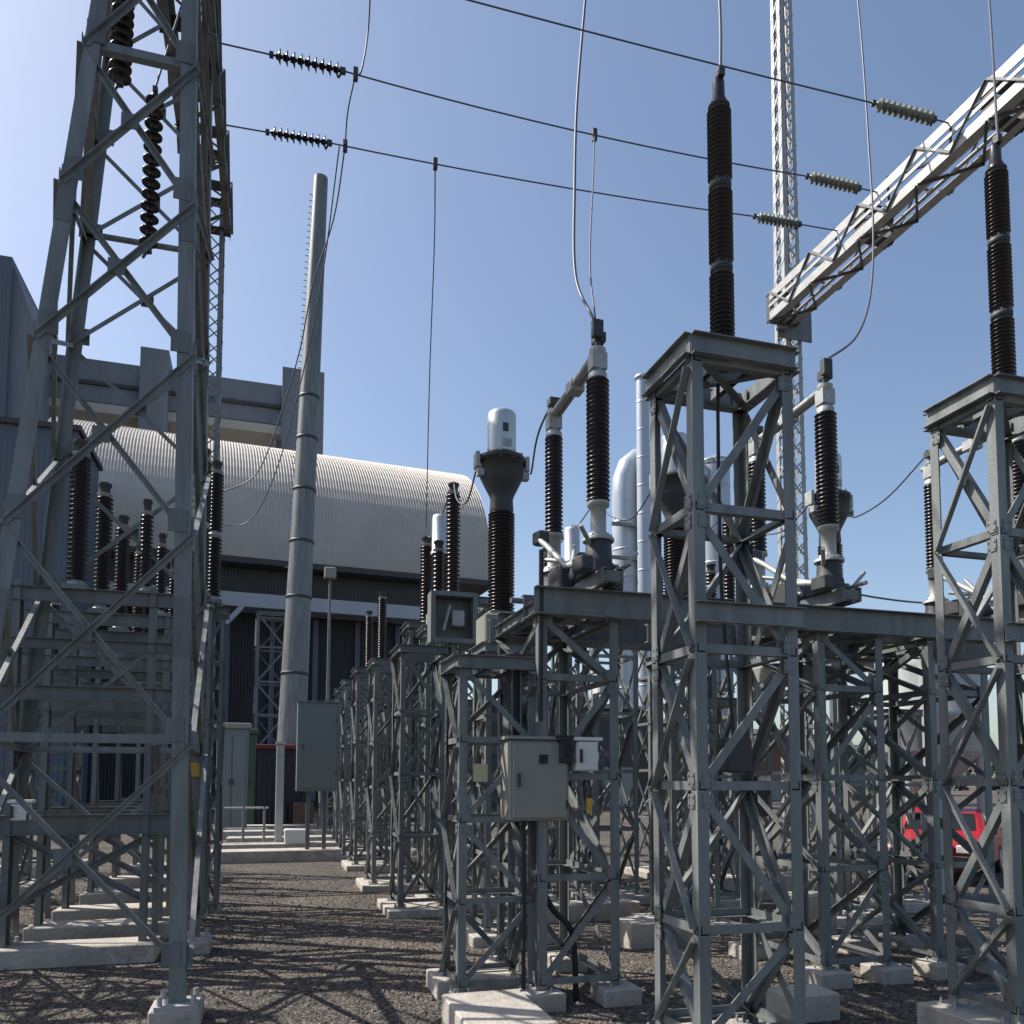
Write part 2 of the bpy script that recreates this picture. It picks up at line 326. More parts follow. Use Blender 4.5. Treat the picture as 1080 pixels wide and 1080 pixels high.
def disconnector(loc, label, group='disconnector poles on the raised platform'):
    """two posts along +Y; loc = foot of the near post on the platform top"""
    r = thing('disconnector', label, 'disconnector', loc, group)
    D = 1.27
    mb = MB()
    for s_ in (-1,1): mb.chan((s_*.10,-.35,.0),(s_*.10,D+.35,.0), .14, .05, .007, (0,0,1), flip=(s_ > 0))
    for y in (-.3,.3,.65,1.0,D+.3): mb.box((0,y,.0),(.19,.06,.10))
    mb.build('base_frame', 'galv', r)
    for k, y in ((0,0.0),(1,D)):
        mb = MB(); mb.box((0,y,.085),(.34,.30,.024)); mb.lathe([(.15,.097),(.15,.17),(.13,.20),(.12,.40)], 18, (0,y,0))
        for i in range(6):
            a = i*1.047; mb.lathe([(.016,.10),(.016,.21)], 6, (.135*math.cos(a), y+.135*math.sin(a), 0))
        mb.build('bearing_housing', 'castdark', r)
        z1 = 1.98 if k == 0 else 1.90
        pr = thing('x','', '', (0,y,0)); # temp
        fl = flange(.401, .15, .07); fl.v = [(a, b+y, c) for a,b,c in fl.v]; fl.build('flange','cast',r)
        zb, zt = .78, z1-.0
        if k == 1: zb, zt = .84, z1+.03
        rc, rs = (.088,.112) if k == 0 else (.080,.100)
        mb = MB(); mb.lathe([(.10,.34),(.10,.42),(.075,.46),(.075,zb-.05),(.105,zb-.04),(.105,zb)], 18, (0,y,0)); mb.build('adapter', 'cast', r)
        mb = MB(); mb.lathe(shed_profile(zb, zt, rc, rs, .045), 24, (0,y,0)); mb.build('post_insulator', 'porc_dark', r)
        mb = MB(); mb.lathe([(.09,zt),(.09,zt+.05),(.062,zt+.07),(.062,zt+.22),(.08,zt+.24),(.08,zt+.30)], 18, (0,y,0)); mb.box((0,y,zt+.17),(.15,.13,.16)); mb.build('head', 'cast', r)
        bpy.data.objects.remove(pr)
    # main arm
    mb = MB(); mb.tube([(-.02,-.06,2.24),(-.02,D+.12,2.17)], .038, 12); mb.tube([(.05,-.02,2.24),(.05,D+.08,2.17)], .026, 10)
    mb.box((.01,D*.5,2.20),(.15,.16,.11)); mb.build('contact_arm', 'cast', r)
    mb = MB()
    mb.tube([(0,0,2.28),(0,0,2.40),(0,-.04,2.47),(-.04,-.08,2.52)], .03, 10); mb.box((-.03,-.07,2.44),(.10,.07,.16)); mb.box((.02,.02,2.40),(.11,.11,.09)); mb.build('line_terminal', 'castdark', r)
    mb = MB(); mb.tube([(0,D,2.18),(0,D,2.34),(-.03,D+.05,2.38)], .028, 10); mb.box((0,D,2.33),(.12,.12,.07)); mb.build('line_terminal', 'castdark', r)
    # earth switch: angled linkage at the base
    mb = MB()
    mb.tube([(-.22,-.25,.12),(-.24,.25,.22),(-.26,.75,.55),(-.27,1.05,.72)], .03, 10); mb.build('earthing_blade', 'cast', r)
    for c_, d_ in (((-.24,1.0,.70),(.13,.16,.14)),((-.24,-.2,.12),(.12,.2,.14)),((.25,.35,.1),(.16,.30,.2)),((-.18,.55,.12),(.14,.24,.34)),((.05,.62,.22),(.30,.22,.26)),((-.02,1.0,.28),(.16,.30,.18))):
        mb = MB(); mb.box(c_, d_, .2, .015); mb.build('linkage_box', 'castdark', r)
    for a_, b_ in (((-.2,.2,.1),(.1,.9,.62)),((.15,-.1,.15),(-.25,.8,.42)),((-.3,-.3,.45),(.05,.15,.30))):
        mb = MB(); mb.tube([a_, b_], .022, 8); mb.build('link_rod', 'cast', r)
    mb = MB(); mb.tube([(.20,-.30,.14),(.22,.45,.16),(.20,1.5,.14)], .022, 8); mb.tube([(.2,-.1,.14),(.35,-.1,.30)], .018, 8); mb.build('drive_rod', 'galv_pale', r)
    return r

def current_transformer(loc, label, group='current transformers with silver domes'):
    r = thing('current_transformer', label, 'transformer', loc, group)
    mb = MB(); mb.box((0,0,.20),(.56,.50,.38),0,.02); mb.box((0,0,.41),(.40,.40,.05)); mb.build('base_tank', 'cab', r)
    mb = MB(); mb.box((0,-.265,.18),(.26,.03,.24)); mb.build('terminal_cover', 'cab', r)
    mb = MB(); mb.lathe(shed_profile(.44, 1.78, .145, .178, .045), 26); mb.build('insulator', 'porc', r)
    mb = MB(); mb.lathe([(.15,1.78),(.16,1.82),(.15,1.96),(.17,2.02),(.24,2.16),(.29,2.26),(.29,2.46),(.31,2.46),(.31,2.52),(.25,2.54),(.20,2.58)], 26); mb.build('flared_head', 'castdark', r)
    for s_ in (-1,1):
        mb = MB(); mb.tube([(s_*.24,0,2.38),(s_*.35,0,2.38)], .06, 12); mb.box((s_*.34,0,2.46),(.05,.16,.20)); mb.box((s_*.30,-.06,2.28),(.10,.10,.09)); mb.build('primary_terminal', 'cast', r)
    for i in range(10):
        a = i*.628; mb = MB(); mb.lathe([(.016,2.45),(.016,2.56)], 6, (.28*math.cos(a), .28*math.sin(a), 0)); mb.build('bolt', 'cast', r)
    mb = MB(); mb.lathe([(.185,2.56),(.19,2.58),(.19,3.09),(.18,3.13),(.14,3.16),(.02,3.17)], 28); mb.build('dome', 'alu', r)
    mb = MB(); mb.box((0,-.188,2.88),(.075,.02,.11)); mb.build('oil_gauge', 'castdark', r)
    mb = MB(); mb.box((.02,-.19,2.68),(.13,.014,.10)); mb.build('rating_plate', 'cast', r)
    return r

def post_insulator(loc, h, label, group, rc=.10, rs=.14, pitch=.06, nsec=1, m='porc', capm='castdark', caph=.14):
    r = thing('post_insulator', label, 'insulator', loc, group)
    mb = MB(); mb.box((0,0,.03),(rs*2.4,rs*2.4,.06)); mb.build('base_plate','galv',r)
    post_parts(r, .06, h-caph, rc, rs, pitch, nsec, m, n=18)
    mb = MB(); mb.lathe([(rc*.9,h-caph),(rc*.9,h-.05),(rc*1.1,h-.04),(rc*1.1,h)], 16); mb.build('cap', capm, r)
    return r

# ------------------------------------------------------------------ far setting: hall, portal, ducts
HX0, HX1, HY0, HR, HZ, HT = -15.0, 15.9, 60.0, 13.0, 17.2, 29.2
hall = thing('turbine_hall', 'long hall with silvery ribbed barrel roof over dark walls, behind the yard', 'building', (0,0,0))
def pivot(o, x, y, ang):
    v = Vector((x,y,0)); o.location = v - Matrix.Rotation(ang,3,'Z')@v; o.rotation_euler = (0,0,ang)
pivot(hall, 15.5, 60, R_(5.0))
mb = MB(); NX = 150; NA = 34
for i in range(NX):
    x0 = HX0+(HX1-HX0)*i/NX; x1 = HX0+(HX1-HX0)*(i+1)/NX; xs = [x0, x0+.05, x0+.08, x1-.001]
    for (xa, xb, r0, r1) in ((xs[0],xs[1],.05,.05),(xs[1],xs[2],.05,0),(xs[2],xs[3]-.03,0,0),(xs[3]-.03,xs[3],0,.05)):
        vs = []
        for k in range(NA+1):
            a = math.pi*k/NA; 
            for xx, rr in ((xa,r0),(xb,r1)): vs.append((xx, HY0+HR-(HR+rr)*math.cos(a), HZ+(HT-HZ+rr)*math.sin(a)))
        mb.add(vs, [(2*k, 2*k+1, 2*k+3, 2*k+2) for k in range(NA)])
mb.build('barrel_roof', 'roof', hall)
mb = MB()
for xx in (HX0+.1, HX1-.1):
    vs = [(xx, HY0+HR-(HR-.05)*math.cos(math.pi*k/NA), HZ+(HT-HZ-.05)*math.sin(math.pi*k/NA)) for k in range(NA+1)]
    mb.add(vs, [tuple(range(NA+1))])
mb.build('gable_end', 'roof', hall)
mb = MB(); mb.box(((HX0+HX1)/2,HY0+HR,HZ-.25),(HX1-HX0+.4,2*HR+.5,.4)); mb.build('eaves_edge', 'soffit', hall)
mb = MB()
for i in range(8): mb = MB(); mb.box((HX0+2.2+i*3.1, HY0+HR+random.uniform(-.5,.5), HT+.12), (1.6,1.4,.4)); mb.build('ridge_vent', 'castdark', hall)
mb = MB(); mb.box((9.5,HY0+HR,HT+.3),(7.0,1.6,.3)); mb.build('ridge_duct', 'castdark', hall)
mb = MB(); mb.box((1.1,HY0+HR,HT+1.0),(.5,.5,1.6)); mb.build('roof_pipe', 'castdark', hall)
mb = MB(); mb.box(((HX0-6+13.0)/2,HY0+8.2,HZ/2-.2),(19.0-HX0*0+0+(13.0-HX0)-13.0,14.0,HZ-.5))
mb.v = []; mb.f = []; mb.sm = []
mb.box(((-20+12.6)/2, HY0+9, (HZ-.5+14.6)/2), (32.6,15.6,HZ-.5-14.6)); mb.build('upper_wall', 'soffit', hall)
mb = MB(); mb.box(((-20+12.3)/2, HY0+9.4, 6.8), (32.3,15.6,13.6)); mb.build('lower_wall', 'darkwall', hall)
mb = MB(); mb.box(((-20+12.9)/2, HY0+.3, 14.1), (32.9,2.2,.95)); mb.build('canopy', 'strip', hall)
for i, (xx, zz) in enumerate([(-6+i*3.0, 7.0) for i in range(6)]):
    mb = MB(); mb.box((xx,HY0+1.5,zz),(.35,.25,13.0)); mb.build('wall_column', 'bluewall', hall)
mb = MB(); p = atY(233,668,59.5); q = atY(254,646,59.5); mb.bar((p.x,HY0-.9,p.z),(q.x,HY0-.9,q.z), .9,.3,(0,1,0)); mb.build('stair_flight', 'strip', hall)

por = thing('crane_portal', 'grey-blue concrete portal beam on square columns rising behind the barrel roof', 'gantry', (0,0,0))
PY = 86
pivot(por, 12.0, 86, R_(1))
def rectY(mb, x0, y0, x1, y1, Y, depth, xtra=0):
    a = atY(x0, y1, Y); b = atY(x1, y0, Y); mb.box(((a.x+b.x)/2, Y+depth/2, (a.z+b.z)/2), (abs(b.x-a.x), depth, abs(b.z-a.z)))
mb = MB(); a = atY(-40,393,PY); b = atY(300,404,PY); mb.box(((a.x+b.x)/2, PY+2, b.z-.2-2.3),(b.x-a.x,4,4.2)); mb.build('beam', 'paleblue', por)
mb = MB(); mb.box(((a.x+b.x)/2, PY+2, b.z-4.75-.5),(b.x-a.x,4.6,.9)); mb.build('far_beam_lit_side', 'cream', por)  # cream band standing in for the sunlit side of a farther beam
mb = MB(); mb.box(((a.x+b.x)/2+3, PY-.1, b.z-2.8),(b.x-a.x-6,.3,.35)); mb.build('cable_tray', 'soffit', por)
for x0, x1, yt in ((149,179,368),(298,342,388)):
    mb = MB(); a = atY(x0,yt,PY-1); b = atY(x1,yt,PY-1); mb.box(((a.x+b.x)/2,PY+2,(a.z)/2),(b.x-a.x,6.2,a.z)); mb.build('column','paleblue',por)

blk = thing('boiler_house', 'tall slate-blue clad block with a sloped shoulder at the left edge', 'building', (0,0,0))
a = atY(13,271,80); b = atY(13,271,80)
X1 = a.x; Zt = a.z
c = atY(40,385,84)
mb = MB(); mb.add([(X1-18,80,0),(X1,80,0),(X1,80,Zt),(X1-18,80,Zt),(X1-18,95,0),(X1,95,0),(X1,95,Zt),(X1-18,95,Zt)],[(0,1,2,3),(5,4,7,6),(1,5,6,2),(4,0,3,7),(3,2,6,7)]); mb.build('main_block','bluewall',blk)
mb = MB(); d1 = atY(38,350,80)
mb.add([(X1+.01,80.5,0),(d1.x,80.5,0),(d1.x,80.5,d1.z),(X1+.01,80.5,Zt-.4),(X1+.01,94,0),(d1.x,94,0),(d1.x,94,d1.z),(X1+.01,94,Zt-.4)],[(0,1,2,3),(5,4,7,6),(1,5,6,2),(3,2,6,7)]); mb.build('sloped_shoulder','paleblue',blk)
an = thing('annex_building', 'low dark blue clad annex at the left end of the barrel-roofed hall', 'building', (0,0,0))
a = atY(82,455,50); mb = MB(); mb.box((a.x-15,53,a.z/2),(30,6,a.z)); mb.build('wall','bluewall',an)
mb = MB(); mb.box((a.x-15,53,a.z+.15),(30.4,6.4,.3)); mb.build('roof_edge','soffit',an)

# silver ducts
du = thing('exhaust_duct', 'bulky silver insulated duct bending over into a vertical drop', 'duct')
DY = 70
a0 = atY(645,470,DY); zb = 0
def vcyl(mb, px0, px1, pyt, Y, zb=0, n=28, dome=.0, seams=True):
    a = atY(px0,pyt,Y); b = atY(px1,pyt,Y); r = (b.x-a.x)/2*.96; x = (a.x+b.x)/2
    pr = [(r, zb)]
    z = zb
    while seams and z < a.z-3: z += 2.6; pr += [(r, z-.08),(r, z),(r*1.015,z+.01),(r*1.015,z+.12),(r,z+.13),(r,z+.22)]
    pr += [(r, a.z-dome*r)] 
    if dome: pr += [(r*.94,a.z-dome*r*.6),(r*.75,a.z-dome*r*.25),(r*.4,a.z-dome*r*.05),(.02,a.z)]
    mb.lathe(pr, n, (x, Y, 0)); return x, r, a.z
mb = MB(); x, r, z = vcyl(mb, 646, 672, 520, DY); mb.build('vertical_duct', 'duct', du)
mb = MB(); x2 = atY(668,480,DY).x
mb.tube([(x,DY,z-.1),(x+.05,DY,z+1.4),(x+.5,DY,z+2.6),(x+1.3,DY,z+3.3),(x+2.4,DY,z+3.5),(x+9.0,DY+2,z+3.5)], r*1.0, 22); mb.build('elbow', 'duct', du)
mb = MB(); vcyl(mb, 738, 768, 480, DY+2, 0, dome=.8); mb.build('vertical_duct', 'duct', du)
mb = MB(); a = atY(690,500,DY); mb.box((a.x+.5,DY+1,a.z),(5.5,3,3.0),0,.2); mb.build('junction_box','duct',du)
mb = MB(); a = atY(672,555,DY-1.5); mb.box((a.x,DY-1.6,a.z),(5.2,.3,.3)); mb.build('walkway_rail','galv',du); mb = MB(); a = atY(672,590,DY-1.5); mb.box((a.x,DY-1.6,a.z),(5.2,.3,.3)); mb.build('walkway_rail','galv',du)
sk = thing('exhaust_stack', 'slim silver chimney pipe standing beside the bent duct', 'chimney')
mb = MB(); vcyl(mb, 671, 684, 397, DY-3, 0, 22); mb.build('flue', 'duct', sk)
a = atY(677,397,DY-3); mb = MB(); mb.lathe([(.62,a.z-.3),(.66,a.z-.3),(.66,a.z),(.5,a.z+.02)],22,(a.x,DY-3,0)); mb.build('rim','alu',sk)
sk2 = thing('silver_cylinder', 'wide silver vessel standing behind the tall pedestal', 'tank')
mb = MB(); vcyl(mb, 672, 692, 470, DY-1.2, 0, 26, dome=.6); mb.build('shell', 'duct', sk2)

# low grey buildings and far wood to the right
def shed(px0, px1, pyt, Y, label, m='soffit', roofm='castdark', doors=2):
    a = atY(px0,pyt,Y); b = atY(px1,pyt,Y); wd = b.x-a.x; h = a.z
    r = thing('service_building', label, 'building', (0,0,0))
    mb = MB(); mb.box(((a.x+b.x)/2,Y+5,h/2),(wd,10,h)); mb.build('wall',m,r)
    mb = MB(); X0, X1 = a.x-.3, b.x+.3
    mb.add([(X0,Y-.4,h),(X1,Y-.4,h),(X1,Y+5,h+.9),(X0,Y+5,h+.9),(X1,Y+10.4,h),(X0,Y+10.4,h)],[(0,1,2,3),(3,2,4,5),(1,4,2),(0,3,5),(0,5,4,1)]); mb.build('roof',roofm,r)
    for i in range(doors):
        x = a.x+wd*(i+.5)/doors
        mb = MB(); mb.box((x,Y-.04,1.5),(2.4,.08,3.0)); mb.build('door','cab',r)
        mb = MB(); mb.box((x+3.2,Y-.03,h*.6),(1.6,.06,1.1)); mb.build('window','glass',r)
    return r
shed(440,690,742,58,'low dark grey service building behind the middle rows of pedestals','soffit','castdark',3)
shed(690,860,772,75,'small brown-grey shed far behind the tall pedestal','brick','soffit',2)
shed(872,1000,790,95,'distant low dark shed between the pedestals on the right','soffit','darkwall',3)
wd = MB(); rg = random.Random(3)
for i in range(240):
    x = -120+i*1.6+rg.uniform(-1,1); 
    for k in range(9):
        c = Vector((x+rg.uniform(-3,3), 150+rg.uniform(-6,6), rg.uniform(0,5.2)*(.7+.3*math.sin(i*.3)))); s_ = rg.uniform(.6,1.6)
        vs = [c+Vector((rg.uniform(-1,1),rg.uniform(-1,1),rg.uniform(-1,1)))*s_ for _ in range(5)]
        wd.add(vs, [(0,1,2),(0,2,3),(1,3,4),(2,4,0),(0,1,4)])
tag(wd.build('far_wood','leaf'), 'low dark line of trees and scrub along the horizon', 'wood', kind='stuff')

# monopole with flange rings
pb, pt = atY(307,790,40), atY(338.5,188,40); pb = Vector((pb.x+.06*0, 40, 0)) + Vector(((pb.x-pt.x)*.13,0,0))
po = thing('steel_monopole', 'tall tapered grey tubular steel mast with flange rings in front of the hall', 'mast', (pb.x,pb.y,0))
H = pt.z; dv = Vector((pt.x-pb.x, 0, H)); r0, r1 = .70, .34
mb = MB(); mb.tube([dv*(k/12) for k in range(13)], [r0+(r1-r0)*k/12 for k in range(13)], 24); mb.build('shaft','galv_pale' if 0 else 'galv',po)
for k in (.10,.22,.335,.42,.50,.58,.645):
    mb = MB(); rr = r0+(r1-r0)*k; c = dv*k; mb.lathe([(rr*.99,-.07),(rr*1.06,-.06),(rr*1.06,.06),(rr*.99,.07)],24,c,dv); mb.build('flange_ring','castdark',po)
mb = MB(); 
for k in range(60):
    c = dv*(.38+.6*k/60); rr = r0+(r1-r0)*(.38+.6*k/60); mb.bar(c+Vector((-rr,0,0)), c+Vector((-rr-.16,-.02,0)), .03,.03)
mb.build('climbing_rungs','galv_pale',po)
lp = atY(348,612,45)
lt = thing('yard_lamp', 'thin lamp pole with a small square lantern right of the tubular mast', 'lamp post', (lp.x,45,0))
mb = MB(); mb.tube([(0,0,0),(0,0,6),(0,0,lp.z)],[.12,.10,.07],10); mb.build('pole','galv',lt)
mb = MB(); mb.box((0,-.1,lp.z+.35),(.62,.5,.62),0,.05); mb.build('lantern','cab',lt)

# dark lattice tower by the mast
a = atY(286,700,44)
pedestal('dark narrow lattice stand left of the tubular mast base', 1.5,1.5,atY(286,650,44).z,[0,.16,.33,.5,.66,.83,1],a=.14,fine=False,plate=False,loc=(a.x,44,0),m='galv2',name='lattice_stand')
# hut with red edge, kiosk, green box
def hut(px0,px1,pyt,Y,label,name,m,roofm,cat,dep=2.0):
    a = atY(px0,pyt,Y); b = atY(px1,pyt,Y); r = thing(name,label,cat,((a.x+b.x)/2,Y,0)); wd_=b.x-a.x; h=a.z
    mb = MB(); mb.box((0,dep/2,h/2),(wd_,dep,h),0,.02); mb.build('body',m,r)
    mb = MB(); mb.box((0,dep/2,h+.1),(wd_+.2,dep+.2,.2),0,.02); mb.build('roof',roofm,r)
    for s_ in (-1,1):
        mb = MB(); mb.box((s_*wd_*.23,-.02,h*.5),(wd_*.42,.04,h*.86)); d_=mb.build('door',m,r)
        mb = MB(); mb.box((s_*wd_*.05,-.06,h*.5),(.05,.05,.2)); mb.build('handle','castdark',d_)
    return r
hut(268,322,790,36,'dark hut with a dark red roof edge at the foot of the tubular mast','equipment_hut','darkwall','darkred','hut',3)
hut(229,262,768,31,'grey-green kiosk right behind the left lattice tower','equipment_kiosk','cabgreen','cab','kiosk',1.5)
hut(256,270,774,34,'small dull green box between the kiosk and the hut','green_cabinet','green','green','cabinet',1)
a = atY(296,785,24)
gp = thing('gate_post','slim pale grey post standing among the far slabs','post',(a.x,24,0)); mb = MB(); mb.box((0,0,a.z/2),(.22,.2,a.z),0,.02); mb.build('shaft','galv_pale',gp); mb = MB(); mb.box((0,0,a.z+.03),(.3,.28,.06)); mb.build('cap','galv_pale',gp)
a = atH(230,880); 
rl = thing('guard_rail','low grey tubular guard rail in front of the kiosk','railing',(a.x,24,0))
for k in range(4): mb = MB(); mb.tube([(k*.55,0,0),(k*.55,0,1.25)],.035,8); mb.build('upright','galv',rl)
for z in (.65,1.22): mb = MB(); mb.tube([(-.1,0,z),(1.75,0,z)],.03,8); mb.build('rail','galv_pale',rl)

# ------------------------------------------------------------------ left lattice tower
def big_tower():
    r = thing('lattice_tower','massive tapering steel lattice tower at the left, its legs thick angle steel','pylon')
    foot = [(-2.52,7.41),(-.63,7.41),(-.75,10.5),(-2.87,10.5)]
    HT_ = 12.6
    topl = [(-1.55,8.25),(-.93,8.25),(-.93,9.55),(-1.55,9.55)]
    topz = 12.6
    def P(i,z):
        # left legs lean in strongly, right legs nearly plumb; the faces follow the photographed outline
        k = (z-.2)/(topz-.2); fx, fy = foot[i]
        tx = {0:-1.28,3:-1.95,1:-.86,2:-.90}[i]; ty = {0:7.6,1:7.6,2:10.35,3:10.35}[i]
        return Vector((fx+(tx-fx)*k, fy+(ty-fy)*k, z))
    A, t = .13, .014
    inn = [(1,0,0),(0,1,0),(-1,0,0),(0,-1,0)]
    for i in range(4):
        mb = MB(); mb.angle(P(i,.16),P(i,topz),A,t,inn[i]); mb.build('leg','galv',r)
        mb = MB(); c = P(i,.16); sx = 1 if i in (0,3) else -1; sy = 1 if i < 2 else -1
        mb.box((c.x+sx*.06,c.y+sy*.06,.155),(.34,.34,.03))
        for qx in (-1,1):
            for qy in (-1,1): mb.lathe([(.022,.17),(.022,.24)],6,(c.x+sx*.06+qx*.13,c.y+sy*.06+qy*.13,0))
        mb.build('base_plate','galv_pale',r)
        # splice plates
        for z in (3.3,7.0):
            mb = MB(); p = P(i,z); o_ = Vector((-sx*.006,-sy*.006,0)); mb.angle(P(i,z-.25)+o_,P(i,z+.25)+o_,A*1.0,t,inn[i]); mb.build('splice_plate','galv2',r)
    zs = [.45,2.3,4.1,5.7,7.1,8.4,9.6,10.7,11.8]
    for fi in range(4):
        j = (fi+1)%4; nrm = Vector(((0,-1,0),(1,0,0),(0,1,0),(-1,0,0))[fi]); sc = .048
        for k in range(len(zs)-1):
            a0,a1,b0,b1 = P(fi,zs[k]),P(j,zs[k]),P(fi,zs[k+1]),P(j,zs[k+1])
            o1 = nrm*.004; o2 = nrm*(-.04)
            mb = MB(); mb.angle(a0+o1,b1+o1,sc,.009,nrm); mb.build('brace','galv',r)
            mb = MB(); mb.angle(a1+o2,b0+o2,sc,.009,nrm,True); mb.build('brace','galv',r)
            c = (a0+b1)/2; gp = MB(); gp.bar(c+nrm*.016, c+nrm*.024,.14,.14,(0,0,1)); gp.build('gusset_plate','galv2',r)
            for e_ in (a0,a1):
                gp = MB(); q = e_+((c-e_).normalized())*.16; gp.bar(q+nrm*.005,q+nrm*.012,.20,.15,(0,0,1)); gp.build('gusset_plate','galv2',r)
            if k in (1,5):
                mb = MB(); mb.angle(a0+nrm*-.022,a1+nrm*-.022,.075,.008,(0,0,1),True); mb.build('crossbar','galv',r)
    p = atY(205.5,812,10.45); mb = MB(); mb.box((p.x,10.40,p.z),(.12,.012,.16)); mb.build('warning_plate','yellow',r)
    return r
big_tower()
for (x,y),lb in zip([(-2.45,7.5),(-.70,7.5),(-.82,10.43),(-2.8,10.43)],['concrete footing under the near left leg of the big lattice tower','concrete footing under the near right leg of the big lattice tower','concrete footing under the far right leg of the big lattice tower','concrete footing under the far left leg of the big lattice tower']):
    footing(x,y,.40,.42,.14,lb)

def lattice_mast(label, x, y, w0, w1, h, a, n, name='lattice_mast', m='galv'):
    r = thing(name,label,'mast',(x,y,0))
    B, T = face_pts(w0,w0,0,w1,w1,h), face_pts(w0,w0,h,w1,w1,h)
    inn = [(1,0,0),(0,1,0),(-1,0,0),(0,-1,0)]
    for i in range(4):
        mb = MB(); mb.angle(B[i],T[i],a,a*.12,inn[i]); mb.build('leg',m,r)
    for fi in range(4):
        j=(fi+1)%4; nrm=Vector(((0,-1,0),(1,0,0),(0,1,0),(-1,0,0))[fi]); mb = MB()
        for k in range(n):
            P0=face_pts(w0,w0,h*k/n,w1,w1,h); P1=face_pts(w0,w0,h*(k+1)/n,w1,w1,h)
            mb.bar(Vector(P0[fi])+nrm*.004,Vector(P1[j])+nrm*.004,.006,a*.34,nrm)
            mb.bar(Vector(P0[j])-nrm*.016,Vector(P1[fi])-nrm*.016,.006,a*.34,nrm)
        mb.build('lacing',m,r)
    return r
lattice_mast('slender lattice column hidden behind the big left tower, carrying the gantry beam', -1.12, 13.6, .5,.42,11.3,.06,26,'gantry_column')
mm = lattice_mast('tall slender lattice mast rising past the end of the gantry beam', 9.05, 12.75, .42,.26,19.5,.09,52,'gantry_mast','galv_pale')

def gantry_beam(label, x, y0, y1, z, w, h, m, group, a=.10, n=10):
    r = thing('gantry_beam',label,'gantry',(x,y0,z),group); L = y1-y0
    cr = [(-w/2,0),(w/2,0),(w/2,h),(-w/2,h)]
    dirs = [(1,0,0),(0,0,1),(-1,0,0),(0,0,-1)]
    for i,(cx,cz) in enumerate(cr):
        mb = MB(); mb.prof((cx,0,cz),(cx,L,cz),[(0,0),(a,0),(a,-.011),(.011,-.011),(.011,-a),(0,-a)],dirs[i]); mb.build('chord',m,r)
    if n > 10:
        for a_, b_ in (((-w/2-.004,h/2),(.05,.05)),((0,-.004),(.05,.05)),((w/2+.004,h/2),(.05,.05))):
            mb = MB(); mb.bar((a_[0],0,a_[1]),(a_[0],L,a_[1]),.055,.02,(0,0,1) if abs(a_[0])>.1 else (1,0,0)); mb.build('middle_rail',m,r)
    nr = [Vector((0,0,-1)),Vector((1,0,0)),Vector((0,0,1)),Vector((-1,0,0))]
    for i in range(4):
        j=(i+1)%4
        p, q = Vector((cr[i][0],0,cr[i][1])), Vector((cr[j][0],0,cr[j][1]))
        for k in range(n):
            ya, yb = L*k/n, L*(k+1)/n
            s0, s1 = (p,q) if k%2==0 else (q,p)
            mb = MB(); mb.angle(s0+Vector((0,ya,0))+nr[i]*.004, s1+Vector((0,yb,0))+nr[i]*.004, .035,.007,nr[i]); mb.build('lacing_bar','galv2',r)
        for k in range(0,n+1,4 if n > 10 else 2):
            gp = MB(); c=(p+q)/2+Vector((0,L*k/n,0)); e=(q-p).normalized()
            gp.prof(c-e*(w*.5),c+e*(w*.5),[(-.11,.012),(.11,.012),(.11,.018),(-.11,.018)],(0,1,0)); 
            gp.build('batten_plate','castdark',r)
    return r
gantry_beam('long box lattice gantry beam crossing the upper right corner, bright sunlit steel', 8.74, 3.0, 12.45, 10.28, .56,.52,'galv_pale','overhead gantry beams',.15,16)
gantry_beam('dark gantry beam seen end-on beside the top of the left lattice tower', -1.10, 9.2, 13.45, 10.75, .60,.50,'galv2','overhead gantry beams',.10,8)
# beam bracket where the right beam meets the mast
br = thing('beam_bracket','bolted bracket plates joining the right gantry beam to its mast','bracket',(9.0,12.47,10.2))
mb = MB()
for k in range(5): mb.box((-.32+.02*k,-.05,-.05+.16*k),(.16,.10,.05))
mb.box((0,.02,.1),(.72,.03,.55)); mb.build('plate','galv',br)

# ------------------------------------------------------------------ wires and strings
WC = 0
def catenary(p, q, sag, n=24):
    p, q = Vector(p), Vector(q); return [p.lerp(q,k/n)+Vector((0,0,-sag*4*(k/n)*(1-k/n))) for k in range(n+1)]
def wire(pts, label, r=.011, group='overhead conductors', cat='wire', name='overhead_wire', m='wire'):
    mb = MB(); mb.tube(pts, r, 6); o = mb.build(name,m); tag(o,label,cat,group); return o
def smooth(pts, n=8):
    P=[Vector(p) for p in pts]; P=[P[0]*2-P[1]]+P+[P[-1]*2-P[-2]]; o=[]
    for i in range(1,len(P)-2):
        for k in range(n):
            t=k/n; a,b,c,d=P[i-1],P[i],P[i+1],P[i+2]
            o.append(.5*((2*b)+(c-a)*t+(2*a-5*b+4*c-d)*t*t+(3*b-a-3*c+d)*t*t*t))
    o.append(P[-2]); return o
def string(p, q, label, n=9, rd=.075, m='porc', group='strain insulator strings', hang=False):
    """strain insulator from p to q, one disc mesh per disc"""
    p, q = Vector(p), Vector(q); d=(q-p).normalized(); L=(q-p).length
    r = thing('insulator_string',label,'insulator',p,group)
    mb = MB(); mb.tube([(0,0,0),d*L],.012,8); mb.build('rod','castdark',r)
    pitch=(L-.16)/n
    for i in range(n):
        mb = MB(); mb.lathe([(.02,0),(.035,.004),(.04,pitch*.30),(rd*.6,pitch*.42),(rd,pitch*.62),(rd*.98,pitch*.70),(rd*.45,pitch*.62),(.03,pitch*.68),(.02,pitch*.95)],18,d*(.08+i*pitch),d); mb.build('disc',m,r)
    mb = MB(); c=d*(L-.05); mb.box(c,(.07,.05,.07)); mb.tube([c,c+Vector((-.05,0,-.10))],.016,6); mb.build('clamp','castdark',r)
    mb = MB(); mb.box(d*.03,(.05,.05,.06)); mb.build('shackle','castdark',r)
    return r
